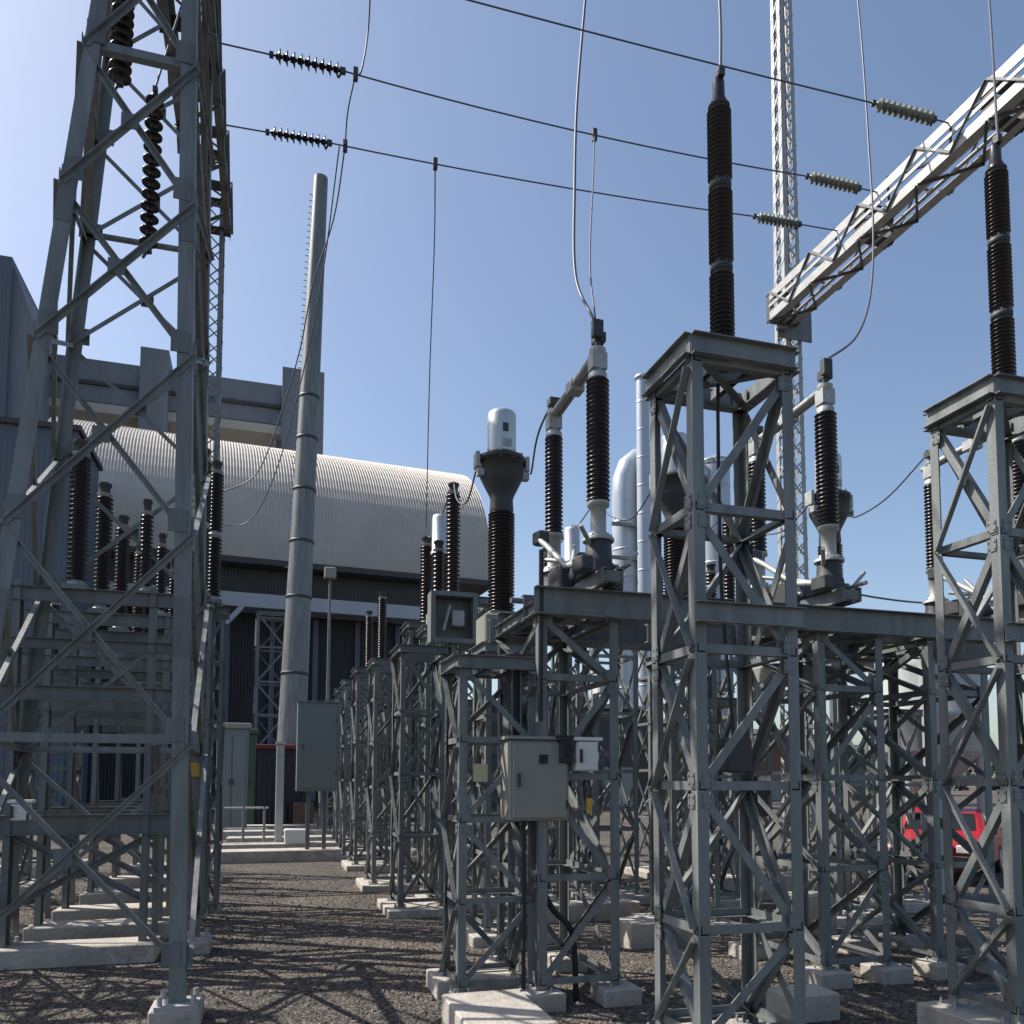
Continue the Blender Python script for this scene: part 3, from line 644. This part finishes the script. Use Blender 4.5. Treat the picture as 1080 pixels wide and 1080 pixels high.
# phase B (upper left) and C (lower left) and A
L_B, L_C = atH(234,46,11.0)+Vector((-.06,0,0)), atH(232,131,11.0)+Vector((-.05,0,0))
R_A, R_B, R_Cc = Vector((8.47,8.35,10.74)), Vector((8.47,9.70,10.74)), Vector((8.47,10.60,10.74))
def ptT(p,q,px):  # point on segment p-q whose picture column is px (used once to pick the attachment)
    best=None
    for k in range(1001):
        s_=p.lerp(q,k/1000); d=s_-EYEP; x=CX+F*d.dot(CR)/d.dot(_f)
        if best is None or abs(x-px)<best[0]: best=(abs(x-px),s_)
    return best[1]
def span(L, R, l0, l1, r0, r1, nm, sag=.12):
    res={}
    if L is not None and l0:
        a,b=ptT(L,R,l0),ptT(L,R,l1)
        string(a,b,f'dark strain insulator string on the {nm} conductor beside the left tower',9,.085,'porc')
        wire([L,a],f'short wire tying the {nm} left insulator string to the left tower')
        s0=b
    else: s0=L
    c,d=ptT(L,R,r0),ptT(L,R,r1)
    string(c,d,f'grey ribbed strain insulator string on the {nm} conductor beside the right gantry beam',10,.085,'glassins')
    wire([d,R],f'short wire tying the {nm} right insulator string to the gantry beam')
    pts=catenary(s0,c,sag); wire(pts,f'long {nm} conductor crossing the sky between the gantries')
    return s0,c,pts
sB=span(L_B,R_B,284,366,849,909,'middle',.10)
sC=span(L_C,R_Cc,280,351,794,846,'lowest',.06)
L_A=atH(150,-95,11.2)
c_,d_=ptT(L_A,R_A,919),ptT(L_A,R_A,990)
sA=span(L_A,R_A,None,None,919,988,'uppermost',.05)
PH=[2.92,5.47,8.02]

# droppers
dn_top1=Vector((PH[0]-.05,7.02,6.34))
dn_top2=Vector((PH[1]-.05,7.02,6.34))
a=ptT(sB[2][0],sB[2][-1],627)
def onpts(pts,px):
    best=None
    for k in range(len(pts)-1):
        q=ptT(pts[k],pts[k+1],px); d=q-EYEP; x=CX+F*d.dot(CR)/d.dot(_f)
        if best is None or abs(x-px)<best[0]: best=(abs(x-px),q)
    return best[1]
a=onpts(sB[2],627); wire(smooth([a,a.lerp(dn_top1,.3)+Vector((-.02,0,0)),a.lerp(dn_top1,.75)+Vector((-.06,0,0)),dn_top1]),'thin dropper wire from the middle conductor to the nearest disconnector',.009)
a=atY(619,-20,9.0); wire(smooth([a,atY(609,100,8.5),atY(606,200,8.0),atY(607,290,7.5),dn_top1+Vector((-.02,0,.02))]),'heavier dropper wire looping down from above to the nearest disconnector',.016)
a=onpts(sC[2],459); b=Vector((2.9,16.1,7.05)); wire(smooth([a,atY(458,260,(a.y*3+b.y)/4),atY(453,400,(a.y+b.y)/2),b]),'single dropper wire from the lowest conductor to the rear post insulators',.010)
for px,cc in ((627,sB),(459,sC),(375,sB),(364,sC)):
    q=onpts(cc[2],px) ; o_=MB(); o_.box(q,(.06,.06,.16)); tag(o_.build('wire_clamp','castdark'),{627:'dark clamp where the thin dropper leaves the middle conductor',459:'dark clamp where the single dropper leaves the lowest conductor',375:'dark clamp beside the middle left insulator string',364:'dark clamp beside the lowest left insulator string'}[px],'clamp','wire clamps')
a=onpts(sB[2],375); b=onpts(sC[2],364)
wire(smooth([atY(391,-20,9.8),atY(388,35,10.1),atY(381,75,a.y),a]),'jumper wire rising from the middle left clamp out of the picture',.011)
wire(smooth([a,a.lerp(b,.5)+Vector((-.03,0,0)),b]),'jumper wire between the middle and lowest left clamps',.010)
wire(smooth([b,atY(352,230,12.2),atY(330,300,13.0),atY(316,370,13.8),atY(295,440,14.6),atY(270,500,15.0),atY(232,520,15.2)]),'long slack jumper curving down in front of the barrel roof',.011)
wire(smooth([b+Vector((-.08,0,-.02)),atY(340,290,12.6),atY(318,400,13.8),atY(290,500,14.8),atY(262,550,15.5),atY(226,553,15.8)]),'second slack jumper curving lower across the barrel roof',.010)
wire(smooth([atY(903,-20,9.6),atY(910,60,9.3),atY(916,150,9.0),atY(921,240,8.6),atY(918,310,8.0),atY(903,355,7.4),dn_top2]),'dropper wire bowing down to the second disconnector on the right',.014)
wire(smooth([atY(1042,-20,6.6),atY(1046,40,6.2),Vector((5.81,5.22,7.44))]),'short dropper wire into the right surge arrester',.012)
wire(smooth([atY(758,-20,5.6),atY(760,30,5.4),Vector((3.16,5.22,7.36))]),'short dropper wire into the top of the middle surge arrester',.012)
ct1=Vector((PH[0]+.34,10.3,6.1)); 
wire(smooth([Vector((PH[0],8.38,6.22)),Vector((PH[0]+.02,9.0,6.06)),Vector((PH[0]+.2,9.8,5.95)),ct1]),'jumper from the far post of the nearest disconnector to the first domed transformer',.012)
wire(smooth([Vector((PH[1],8.38,6.22)),Vector((PH[1]+.02,9.0,6.06)),Vector((PH[1]+.2,9.8,5.95)),Vector((PH[1]+.34,10.3,6.1))]),'jumper from the second disconnector to the second domed transformer',.012)
wire(smooth([Vector((PH[2],8.38,6.22)),Vector((PH[2]-.05,9.1,5.85)),Vector((PH[2],9.8,5.8)),Vector((PH[2]+.34,10.3,6.1))]),'jumper from the third disconnector to the third domed transformer',.012)

# hanging strings at the left tower
p1,p2=atY(132,-30,9.2),atY(126,92,9.2)
string(p1,p2,'large hanging insulator string of dark discs at the top of the left tower',11,.115,'porc_dark','hanging insulator strings')
p1,p2=atY(164,92,9.2),atY(156,268,9.2)
string(p1,p2,'long hanging insulator string of dark discs inside the left tower',13,.095,'porc_dark','hanging insulator strings')
wire([atY(164,92,9.2),Vector((-1.1,9.3,10.75))],'short hanger wire from the left gantry beam to the hanging discs',.012)

# ------------------------------------------------------------------ tall arrester pedestals
AH=4.88
ta=pedestal('tall lattice pedestal in the middle foreground carrying the three-section surge arrester',.80,.66,AH,[0.02,.165,.36,.55,.75,.965],a=.085,top=.15,loc=(3.12,5.25,.18),xfaces=(1,3),group='tall arrester pedestals')
tb=pedestal('tall lattice pedestal at the right edge carrying the right surge arrester',.80,.66,AH+.08,[0.02,.165,.36,.55,.75,.965],a=.085,top=.15,loc=(5.74,5.25,.18),xfaces=(1,3),group='tall arrester pedestals')
for r_,x in ((ta,3.12),(tb,5.74)):
    # wide plate platforms half way up
    mb=MB(); mb.chan((-.42,-.36,2.95),(.42,-.36,2.95),.14,.05,.007,(0,0,1)); mb.build('platform_channel','galv',r_)
    mb=MB(); mb.chan((-.42,.36,2.93),(.42,.36,2.93),.14,.05,.007,(0,0,1),True); mb.build('platform_channel','galv',r_)
    mb=MB(); mb.box((.02,-.10,2.0),(.20,.16,.24),0,.01); mb.build('surge_counter','castdark',r_)
    mb=MB(); mb.tube(smooth([(.0,0,AH),(.05,.1,AH-.5),(.03,.05,3.2),(.02,-.1,2.12)]),.014,8); mb.build('earth_lead','cable',r_)
arrester((3.16,5.25,AH+.19),'three-section dark surge arrester on the tall middle pedestal')
arrester((5.81,5.25,AH+.27),'three-section dark surge arrester at the right edge below the gantry beam')
for x,lb in ((3.12,'concrete footing under the tall middle arrester pedestal'),(5.74,'concrete footing under the tall right arrester pedestal')):
    footing(x,5.25,1.15,1.0,.18,lb)

# ------------------------------------------------------------------ disconnector row
PZ=3.86
for i,(x,lb) in enumerate(((2.70,'wide lattice pedestal under the nearest disconnector'),(5.66,'wide lattice pedestal under the second disconnector'),(7.02,'wide lattice pedestal under the right end of the long platform beam'))):
    lvl=[.02,.28,.54,.80,.97]
    pr=pedestal(lb,.78,1.40,PZ-.37,lvl,a=.085,top=.12,loc=(x,7.75,.12),group='pedestals of the disconnector platform')
    for k,y in enumerate((7.08,8.42)):
        for q,dx in enumerate((-.36,.36)): footing(x+dx,y,.36,.36,.148,lb.replace('wide lattice pedestal under',('near' if k==0 else 'far')+(' left' if q==0 else ' right')+' footing block below'))
pf=thing('disconnector_platform','long horizontal steel beams carrying the disconnectors across the yard','platform',(2.25,7.0,PZ-.24))
for y,fl in ((.0,False),(.32,True),(1.25,False),(1.55,True)):
    mb=MB(); mb.chan((0,y,0),(5.35,y,0),.25,.08,.01,(0,0,1),fl); mb.build('beam','galv',pf)
for x in (.2,.9,1.9,2.9,3.9,4.6,5.25):
    mb=MB(); mb.chan((x,.05,.02),(x,1.5,.02),.14,.05,.008,(0,0,1)); mb.build('cross_member','galv',pf)
mb=MB(); mb.box((3.9,1.7,-.33),(.9,.5,.22),0,.02); mb.build('duct_piece','cab',pf)
mb=MB(); mb.box((5.0,.20,-.25),(.62,.40,.13)); mb.build('end_bracket','galv_pale',pf)
mb=MB(); mb.tube([(0,.75,.16),(5.6,.75,.16)],.03,8); mb.build('drive_shaft','galv',pf)
nm3=['nearest disconnector, two dark posts and a sloping pale arm, left of the tall pedestal','second disconnector with two dark post insulators, right of the tall middle pedestal','third disconnector partly hidden behind the right arrester pedestal']
for x,lb in zip(PH,nm3): 
    d_=disconnector((x,7.10,PZ-.02),lb)
# ------------------------------------------------------------------ CT row
for i,(x,wd_) in enumerate(zip(PH,('first','second','third'))):
    pedestal(f'lattice pedestal under the {wd_} domed transformer',0.70,.70,3.60,[.02,.26,.5,.74,.97],a=.075,top=.12,loc=(x,10.3,.12),fine=(i==0),group='pedestals of the domed transformers')
    footing(x,10.3,1.1,1.1,.127,f'concrete footing under the {wd_} domed transformer pedestal')
    current_transformer((x-.06,10.3,3.74),['domed transformer with flared head standing clear against the sky left of centre','domed transformer half hidden behind the tall middle pedestal','domed transformer peeping out behind the second disconnector'][i])
# ------------------------------------------------------------------ rear rows along the same phase lines
rows=[(13.0,1.95,4.95,.105,.15,'thirteen metres'),(16.1,1.80,5.1,.12,.17,''),(23.0,2.2,5.1,.12,.17,''),(26.2,2.2,5.2,.12,.17,'')]
ordn=['first','second','third','fourth','fifth']
pname=['left','middle','right']
for ri,(Y,h,z0,rc,rs,_) in enumerate(rows):
    for xi,x in enumerate(PH):
        if ri>=2 and xi==2: continue
        pd=pedestal(f'lattice pedestal, {ordn[ri]} of the rear rows, {pname[xi]} line',.8,.8,z0-.17,[.02,.22,.42,.62,.82,.97],a=.075,top=.12,loc=(x,Y,.12),fine=False,group='rear lattice pedestals',m='galv2' if ri%2 else 'galv')
        footing(x,Y,1.2,1.2,.134,f'concrete footing of the {ordn[ri]} rear pedestal, {pname[xi]} line')
        post_insulator((x+(-.13 if ri==0 else .0),Y,z0-.04),h,f'brown post insulator on the {ordn[ri]} rear pedestal, {pname[xi]} line','brown post insulators of the rear rows',rc*.8,rs*.8,.07,1)
        if ri==0:
            post_insulator((x-.30,Y+.35,z0-.04),h*.55,f'short brown post insulator beside the tall one, first rear pedestal, {pname[xi]} line','brown post insulators of the rear rows',.08,.11,.07,1)
# small silver domed voltage transformer at Y=14.3
def small_vt(loc,label):
    r=thing('voltage_transformer',label,'transformer',loc,'small voltage transformers with square silver heads')
    mb=MB(); mb.box((0,0,.15),(.42,.42,.30),0,.02); mb.build('base_tank','cab',r)
    mb=MB(); mb.lathe(shed_profile(.3,1.35,.12,.17,.06),18); mb.build('insulator','porc',r)
    mb=MB(); mb.lathe([(.17,1.35),(.17,1.40),(.15,1.42),(.15,2.02),(.13,2.08),(.02,2.10)],22); mb.build('dome','alu',r)
    return r
for i,x in enumerate(PH):
    pedestal(f'lattice pedestal under the small voltage transformer, {pname[i]} line',.7,.7,4.58,[.02,.22,.42,.62,.82,.97],a=.07,top=.1,loc=(x,14.5,.12),fine=False,group='rear lattice pedestals')
    small_vt((x-.05,14.5,4.72),f'small domed voltage transformer behind the first rear post, {pname[i]} line')

# ------------------------------------------------------------------ edge pedestals along the corridor
edge=[(1.98,7.55,3.0,.72,.66),(2.2,12.7,3.9,.70,.9),(2.15,15.6,4.1,.7,.9),(2.2,19.2,4.4,.75,1.0),(2.15,21.6,4.4,.75,1.0),(2.2,24.6,4.5,.75,1.0),(2.15,28,4.5,.8,1.0),(2.2,32,4.5,.8,1.0)]
en=['nearest','second','third','fourth','fifth','sixth','seventh','farthest']
for i,(x,y,h,w_,d_) in enumerate(edge):
    pedestal(f'lattice frame at the corridor edge, {en[i]} of its row',w_,d_,h,[.02,.26,.5,.74,.97] if h<4 else [.02,.22,.42,.62,.82,.97],a=.075,top=.12,loc=(x,y,.12),fine=(i==0),group='frames along the corridor edge',m='galv' if i%2==0 else 'galv2')
    if i: footing(x,y,w_+.35,d_+.4,.12,f'concrete footing of the {en[i]} corridor frame')
footing(1.98,7.85,.95,.55,.16,'broad pale footing of the nearest corridor frame')
o=footing(1.67,6.1,.64,1.0,.30,'large bright concrete block in the bottom foreground')
# mechanism box with open window frame on second corridor frame
p=atY(478,652,12.3)
mf=thing('mechanism_housing','square open-fronted housing with linkage inside on the second corridor frame','housing',(p.x,12.35,3.95))
hw=.33; zz=p.z-3.95
mb=MB(); mb.box((-hw,0,zz),(.07,.3,.78)); mb.box((hw,0,zz),(.07,.3,.78)); mb.box((0,0,zz+.36),(.6,.31,.07)); mb.box((0,0,zz-.36),(.6,.31,.07)); mb.box((0,.16,zz),(.66,.02,.7)); mb.build('frame','galv',mf)
mb=MB(); mb.box((.08,-.02,zz),(.20,.14,.26),0,.02); mb.tube([(-.15,-.05,zz-.2),(-.05,-.05,zz+.2)],.025,8); mb.build('linkage','cast',mf)
mb=MB(); mb.tube([(0,0,-.05),(0,0,zz-.4)],.05,8); mb.build('stem','galv',mf)

# control cabinet on the nearest corridor frame
def cabinet(loc,w_,d_,h,label,m,win=True,group=None):
    r=thing('control_cabinet',label,'cabinet',loc,group)
    mb=MB(); mb.box((0,d_/2,h/2),(w_,d_,h),0,.012); mb.build('body',m,r)
    mb=MB(); mb.box((0,-.012,h/2),(w_*.90,.024,h*.93),0,.006); dr=mb.build('door',m,r)
    if win: mb=MB(); mb.box((w_*.05,-.03,h*.76),(w_*.14,.014,h*.11)); mb.build('window','glass',dr)
    mb=MB(); mb.box((-w_*.36,-.045,h*.5),(.02,.03,.12)); mb.build('handle','castdark',dr)
    for z in (.2,.8): mb=MB(); mb.lathe([(.012,-.04),(.012,.04)],8,(w_*.45,-.03,h*z)); mb.build('hinge','castdark',dr)
    mb=MB(); mb.box((0,d_/2,h+.02),(w_+.05,d_+.05,.03)); mb.build('rain_hood',m,r)
    return r
c0=atY(537,866,7.0); c1=atY(600,781,7.0)
cabinet(((c0.x+c1.x)/2,7.0,c0.z),c1.x-c0.x,.30,c1.z-c0.z,'large grey beige control cabinet with small dark window hanging at the nearest corridor frame','cab')
p=atY(620,798,6.95)
cb=cabinet((p.x,6.95,p.z-.13),.22,.12,.27,'small bright white box hung on the platform leg','white',False)
p=atY(597,795,6.95); cb=cabinet((p.x,6.97,p.z-.09),.13,.1,.22,'small black switch box beside the white box','cable',False)
p=atY(507,815,7.15); o_=MB(); o_.box((p.x,7.16,p.z),(.13,.012,.16)); tag(o_.build('yellow_plate','paleyellow'),'faded yellow plate hung in the nearest corridor frame','sign')
p=atY(621,850,7.0); o_=MB(); o_.box((p.x,6.99,p.z),(.05,.012,.14)); tag(o_.build('yellow_label','yellow'),'narrow yellow plate below the white box','sign')
# dark drum column between CT pedestal and cabinet, conduits
q0=atY(538,775,7.5); q1=atY(538,692,7.5)
oc=thing('operating_column','thick dark operating column rising from the large cabinet','column',(q0.x,7.45,q0.z-.05))
mb=MB(); mb.lathe([(.10,0),(.10,.04),(.085,.05),(.085,q1.z-q0.z),(.11,q1.z-q0.z+.01),(.11,q1.z-q0.z+.05)],18); mb.build('tube','castdark',oc)
mb=MB(); mb.tube([(.07,-.07,.0),(.07,-.07,.75)],.012,8); mb.tube([(-.02,-.09,.0),(-.02,-.09,.75)],.010,8); mb.build('conduit','galv',oc)
def conduit(pts,label,r=.02): mb=MB(); mb.tube(smooth(pts),r,8); tag(mb.build('cable_conduit','cable'),label,'cable','cables below the cabinets')
cx=(c0.x+c1.x)/2
conduit([(cx,7.15,c0.z+.02),(cx+.02,7.15,1.2),(cx+.18,7.2,.85),(cx+.38,7.2,.6),(cx+.42,7.2,0)],'thick black cable swinging down from the large cabinet',.028)
conduit([(cx-.1,7.15,c0.z+.02),(cx-.1,7.15,.8),(cx-.1,7.15,0)],'straight black cable dropping under the large cabinet',.02)
conduit([(cx+.1,7.15,c0.z+.02),(cx+.10,7.17,1.0),(cx+.12,7.15,0)],'second straight black cable dropping under the large cabinet',.016)
# thin black control rod beside nearest disconnector
rod=MB(); a=atY(571,580,7.0); b=atY(570,760,7.0); rod.tube([(a.x,7.0,a.z),(b.x,7.0,b.z)],.022,10); tag(rod.build('control_rod','cable'),'thin black vertical rod left of the nearest disconnector base','rod')

# cabinets on other pedestals
cabinet((1.12,21.0,1.72),1.0,.5,2.2,'tall grey-green cabinet raised on posts beside the corridor','cabgreen',False)
pl=thing('cabinet_stand','two short posts under the tall grey-green cabinet','stand',(1.12,21.25,0))
for s_ in (-1,1): mb=MB(); mb.box((s_*.2,0,.86),(.10,.10,1.72)); mb.build('post','galv2',pl)
mb=MB(); mb.box((0,0,.03),(.7,.3,.05)); mb.build('foot_plate','galv2',pl)
for (px,py,Y,w_,h,lb,m) in [(908,825,11.6,.45,.62,'grey-green cabinet low between the right pedestals','cabgreen'),(800,845,9.9,.34,.42,'dark square box behind the tall middle pedestal','castdark'),(640,720,12.2,.30,.35,'small pale box on the rear pedestals left of the tall pedestal','white'),(745,725,12.0,.3,.3,'small dark box on a pedestal behind the tall one','castdark')]:
    p=atY(px,py,Y); cabinet((p.x,Y,p.z-h/2),w_,.25,h,lb,m,False)

# tank + steelwork at right
a=atY(988,850,13.5); b=atY(1080,698,13.5)
tk=thing('storage_tank','pale grey rounded tank behind the right arrester pedestal','tank',((a.x+b.x)/2,15.0,0))
rt=(b.x-a.x)/2; zt=b.z+.25; zl=atY(1000,800,13.5).z
mb=MB(); mb.lathe([(rt*.25,zl-.9),(rt*.55,zl-.35),(rt*.98,zl+.15),(rt,zl+.2),(rt,zl+.9),(rt*1.015,zl+.92),(rt*1.015,zl+.98),(rt,zl+1.0),(rt,zt-.3),(rt*.92,zt-.08),(rt*.6,zt+.08),(.02,zt+.14)],36); mb.build('shell','tank',tk)
for k in range(4):
    an_=k*math.pi/2+.5; mb=MB(); mb.tube([(rt*.9*math.cos(an_),rt*.9*math.sin(an_),0),(rt*.9*math.cos(an_),rt*.9*math.sin(an_),zl+.6)],.09,10); mb.build('leg','tank',tk)
mb=MB(); mb.tube([(0,0,zt+.1),(0,0,zt+.35)],.12,12); mb.tube([(0,0,zl-.8),(0,0,zl-1.4),(-.6,0,zl-1.6)],.10,10); mb.build('pipe','galv_pale',tk)
p=atY(975,678,11.2)
pp=thing('pipe_header','fat pale horizontal pipe on a post, seen under the platform beam','pipe',(p.x,11.2,0))
mb=MB(); mb.tube([(-.35,0,p.z),(.9,0,p.z)],.15,18); mb.build('header','tank',pp)
mb=MB(); mb.box((.05,0,(p.z-.15)/2),(.22,.22,p.z-.15)); mb.build('post','tank',pp)
mb=MB(); mb.lathe([(.19,-.03),(.19,.03)],18,(-.35,0,p.z),(1,0,0)); mb.build('end_flange','tank',pp)

# far post line of pedestals to right for clutter
k=0
for (x,y,h) in [(6.9,12.0,3.2),(4.2,12.9,3.6),(4.2,17.5,3.6),(6.8,18.5,4.2),(9.6,11.0,3.0),(9.9,17.0,4.0),(4.15,22.5,4.2)]:
    nmx=['between the second and third lines, low','between the first and second lines, near','between the first and second lines, far','between the second and third lines, tall','beyond the third line, near','beyond the third line, far','between the first and second lines, farthest'][k]
    pedestal(f'short lattice stand {nmx}',.6,.6,h,[.02,.3,.6,.96],a=.07,top=.1,loc=(x,y,.12),fine=False,group='short stands between the lines',m='galv'); footing(x,y,.95,.95,.141,f'footing of the stand {nmx}'); k+=1

# ------------------------------------------------------------------ left row of portal frames
def portal(y,h,label,bars,x0=-2.75,x1=-1.30,deep=False,m='galv'):
    r=thing('portal_frame',label,'support frame',(0,y,.2),'portal frames of the left row')
    for x in (x0,x1):
        mb=MB(); mb.chan((x,0,0),(x,0,h),.16,.07,.009,(0,1,0),x<x0+.1); mb.build('leg',m,r)
        mb=MB(); mb.angle((x,.45,0),(x,.08,h*.55),.07,.008,(1,0,0)); mb.build('brace',m,r)
    for z,hh in bars:
        mb=MB(); mb.chan((x0-.25,-.05,z),(x1+.25,-.05,z),hh,.06,.008,(0,0,1)); mb.build('crossbar',m,r)
    mb=MB(); mb.angle((x0,-.02,.4),(x1,-.02,bars[0][0]-.1),.07,.008,(0,-1,0)); mb.build('brace',m,r)
    mb=MB(); mb.angle((x1,.03,.4),(x0,.03,bars[0][0]-.1),.07,.008,(0,-1,0)); mb.build('brace',m,r)
    return r
ly=[10.2,11.6,13.0,14.7,16.8,19.2]
for i,y in enumerate(ly):
    portal(y,4.0-.02*i,f'portal frame in the left row, {ordn[i] if i<5 else "last"} from the camera',[(1.3,.22),(2.75,.16),(3.30,.12),(3.85,.16)],m='galv' if i%2 else 'galv2')
    footing(-2.0,y,1.65,.5,.2,f'long transverse concrete strip under the {ordn[i] if i<5 else "last"} left portal frame','concrete strips of the left row')
for i,(y,top) in enumerate(((10.2,5.85),(11.6,5.85),(13.0,5.85),(14.7,5.9))):
    post_insulator((-2.15,y,4.12),top-4.12,f'dark post insulator on the {ordn[i]} left portal frame','dark post insulators of the left row',.075,.108,.055,1,'porc_dark')
    if i<3: post_insulator((-1.45,y+.1,4.12),1.15,f'short dark post insulator right of the tall one on the {ordn[i]} left portal frame','dark post insulators of the left row',.05,.075,.05,1,'porc_dark')
for i,(x,y) in enumerate([(-1.0,12.3),(-.86,12.75)]):
    pedestal('slim lattice stand under the tall insulator pair, '+('near one' if i==0 else 'far one'),.34,.34,4.35,[.02,.22,.42,.62,.82,.97],a=.05,top=.09,loc=(x,y,.12),fine=False,group='slim stands behind the left tower')
    post_insulator((x,y,4.57),2.15,'tall dark post insulator behind the left tower, '+('near one of the pair' if i==0 else 'far one of the pair'),'tall insulator pair behind the left tower',.075,.105,.055,2,'porc_dark')
# outer left clutter: second line of frames
for i,y in enumerate((10.2,12.9,15.8,19.5)):
    pedestal(f'lattice frame at the far left, {ordn[i]} from the camera',1.1,1.0,4.0,[.02,.26,.5,.74,.97],a=.08,top=.12,loc=(-4.5,y,.2),fine=False,group='frames of the far left line',m='galv2')
    post_insulator((-4.5,y,4.2),1.7,f'brown post insulator on the {ordn[i]} far left frame','brown post insulators of the far left line',.09,.13,.06,1)
    footing(-4.5,y,1.5,1.3,.25,f'concrete footing of the {ordn[i]} far left frame')
# white small box on left strip
p=atY(21,857,9.3); cabinet((p.x,9.3,p.z-.08),.17,.1,.17,'tiny white box on the left frames','white',False)
# corridor strips
for i,(y,x0,x1) in enumerate([(21.37,-1.6,1.73),(23.6,-1.2,1.8),(26.2,-1.2,2.0),(29.5,-1.5,2.0),(33.0,-1.5,2.0),(38.0,-1.5,2.0)]):
    footing((x0+x1)/2,y,x1-x0,.8,.28,f'long concrete strip crossing the corridor, {(ordn+["sixth"])[i]} from the camera','concrete strips crossing the corridor')
bx=MB(); p=atH(312,890,.25); bx.box((p.x,p.y,.45),(.62,.5,.42),0,.02); tag(bx.build('concrete_block','white'),'small bright white block sitting on the first corridor strip','block')
p=atH(316,868); bk=MB(); bk.box((p.x,p.y-4,.55),(.8,.5,1.0),.1,.02); tag(bk.build('rusty_crate','brick'),'brown rusty crate by the far strips','crate')
# right side strips & blocks
for i,(x,y,w_,d_,h) in enumerate([(4.4,6.2,.5,.35,.22),(6.9,9.6,.6,.5,.5),(4.55,9.4,.8,.5,.3),(7.6,6.4,.5,.5,.35),(4.4,11.3,1.6,.4,.25),(8.0,12.5,1.8,.5,.4)]):
    footing(x,y,w_,d_,h,['small low block between the two tall arrester pedestals','upright pale block behind the second disconnector pedestal','pale block behind the tall middle pedestal','pale block at the right edge beside the platform','thin strip between the first and second lines','wide strip behind the right pedestals'][i],'loose concrete blocks on the right')

# ------------------------------------------------------------------ red car
def car(loc,rz,label):
    r=thing('red_car',label,'car',loc,None,rz)
    L,W=4.0,1.70
    prof=[(-2.0,.32),(-2.0,.72),(-1.92,.86),(-1.1,.97),(-.55,1.36),(-.2,1.43),(.9,1.42),(1.55,1.12),(1.9,.98),(2.0,.80),(2.0,.32)]
    def sec(y,k): # width shrink with height
        return W/2*(1-.0*k)
    mb=MB(); n=len(prof); vs=[]
    for s_ in (-1,-.86,.86,1):
        for (y,z) in prof:
            inn_=.20*max(0,(z-.95)/.5); xx=s_*(W/2) if abs(s_)<1 else s_*(W/2)
            zz=z-(0 if abs(s_)<1 else .05*(z>.5)); xx=xx*(1-inn_)
            vs.append((xx,y,zz))
    fs=[]
    for k_ in range(3):
        for i in range(n): j=(i+1)%n; fs.append((k_*n+i,k_*n+j,(k_+1)*n+j,(k_+1)*n+i))
    fs.append(tuple(range(n-1,-1,-1))); fs.append(tuple(range(3*n,4*n)))
    mb.add(vs,fs); mb.build('body','red',r)
    def pane(name,pts): m_=MB(); m_.add(pts,[tuple(range(len(pts)))]); m_.build(name,'glass',r)
    mb=MB(); mb.bar((0,-.86,1.13),(0,-.80,1.18),1.22,.40,(1,0,0)); 
    pane('windscreen',[(-.66,-1.045,1.02),(.66,-1.045,1.02),(.58,-.60,1.345),(-.58,-.60,1.345)])
    pane('rear_window',[(-.62,1.50,1.165),(.62,1.50,1.165),(.56,1.0,1.39),(-.56,1.0,1.39)])
    for s_ in (-1,1):
        pane('side_window',[(s_*.862,-.75,.98),(s_*.862,1.3,1.0),(s_*.70,.85,1.33),(s_*.70,-.3,1.33)])
        mb=MB(); mb.box((s_*.60,-2.0,.70),(.36,.06,.16),0,.02); mb.build('headlight','white',r)
        mb=MB(); mb.box((s_*.92,-.75,1.0),(.16,.10,.12),0,.02); mb.build('mirror','red',r)
        for y in (-1.25,1.25):
            m_=MB(); m_.lathe([(.20,-.09),(.30,-.10),(.31,-.06),(.31,.06),(.30,.10),(.20,.09)],24,(s_*.76,y,.31),(1,0,0)); wh=m_.build('wheel','rubber',r)
            m_=MB(); m_.lathe([(.02,-.095),(.19,-.095),(.19,.095),(.02,.095)],18,(s_*.77,y,.31),(1,0,0)); m_.build('rim','cast',wh)
    mb=MB(); mb.box((0,-2.03,.46),(1.60,.10,.22),0,.03); mb.build('bumper','castdark',r)
    mb=MB(); mb.box((0,-2.02,.72),(.7,.05,.14)); mb.build('grille','castdark',r)
    return r
car((14.0,14.5,0),R_(-52),'red car parked behind the pedestals on the right')
# rear jumpers between the instruments, and a low shield wire
for i,x in enumerate(PH):
    wire(smooth([Vector((x-.40,10.3,6.1)),Vector((x-.32,11.2,5.95)),Vector((x-.22,12.3,6.35)),Vector((x-.13,13.0,6.90))]),f'slack jumper from the domed transformer back to the first rear post, {pname[i]} line',.012)
    wire(smooth([Vector((x-.13,13.0,6.90)),Vector((x-.1,14.0,6.72)),Vector((x-.05,14.5,6.84)),Vector((x-.02,15.4,6.70)),Vector((x,16.1,6.88))]),f'slack jumper joining the rear instruments, {pname[i]} line',.012)
wire(catenary((5.6,7.9,4.28),(8.1,8.6,4.30),.05),'thin taut rod-like wire low between the second and third disconnectors',.012)
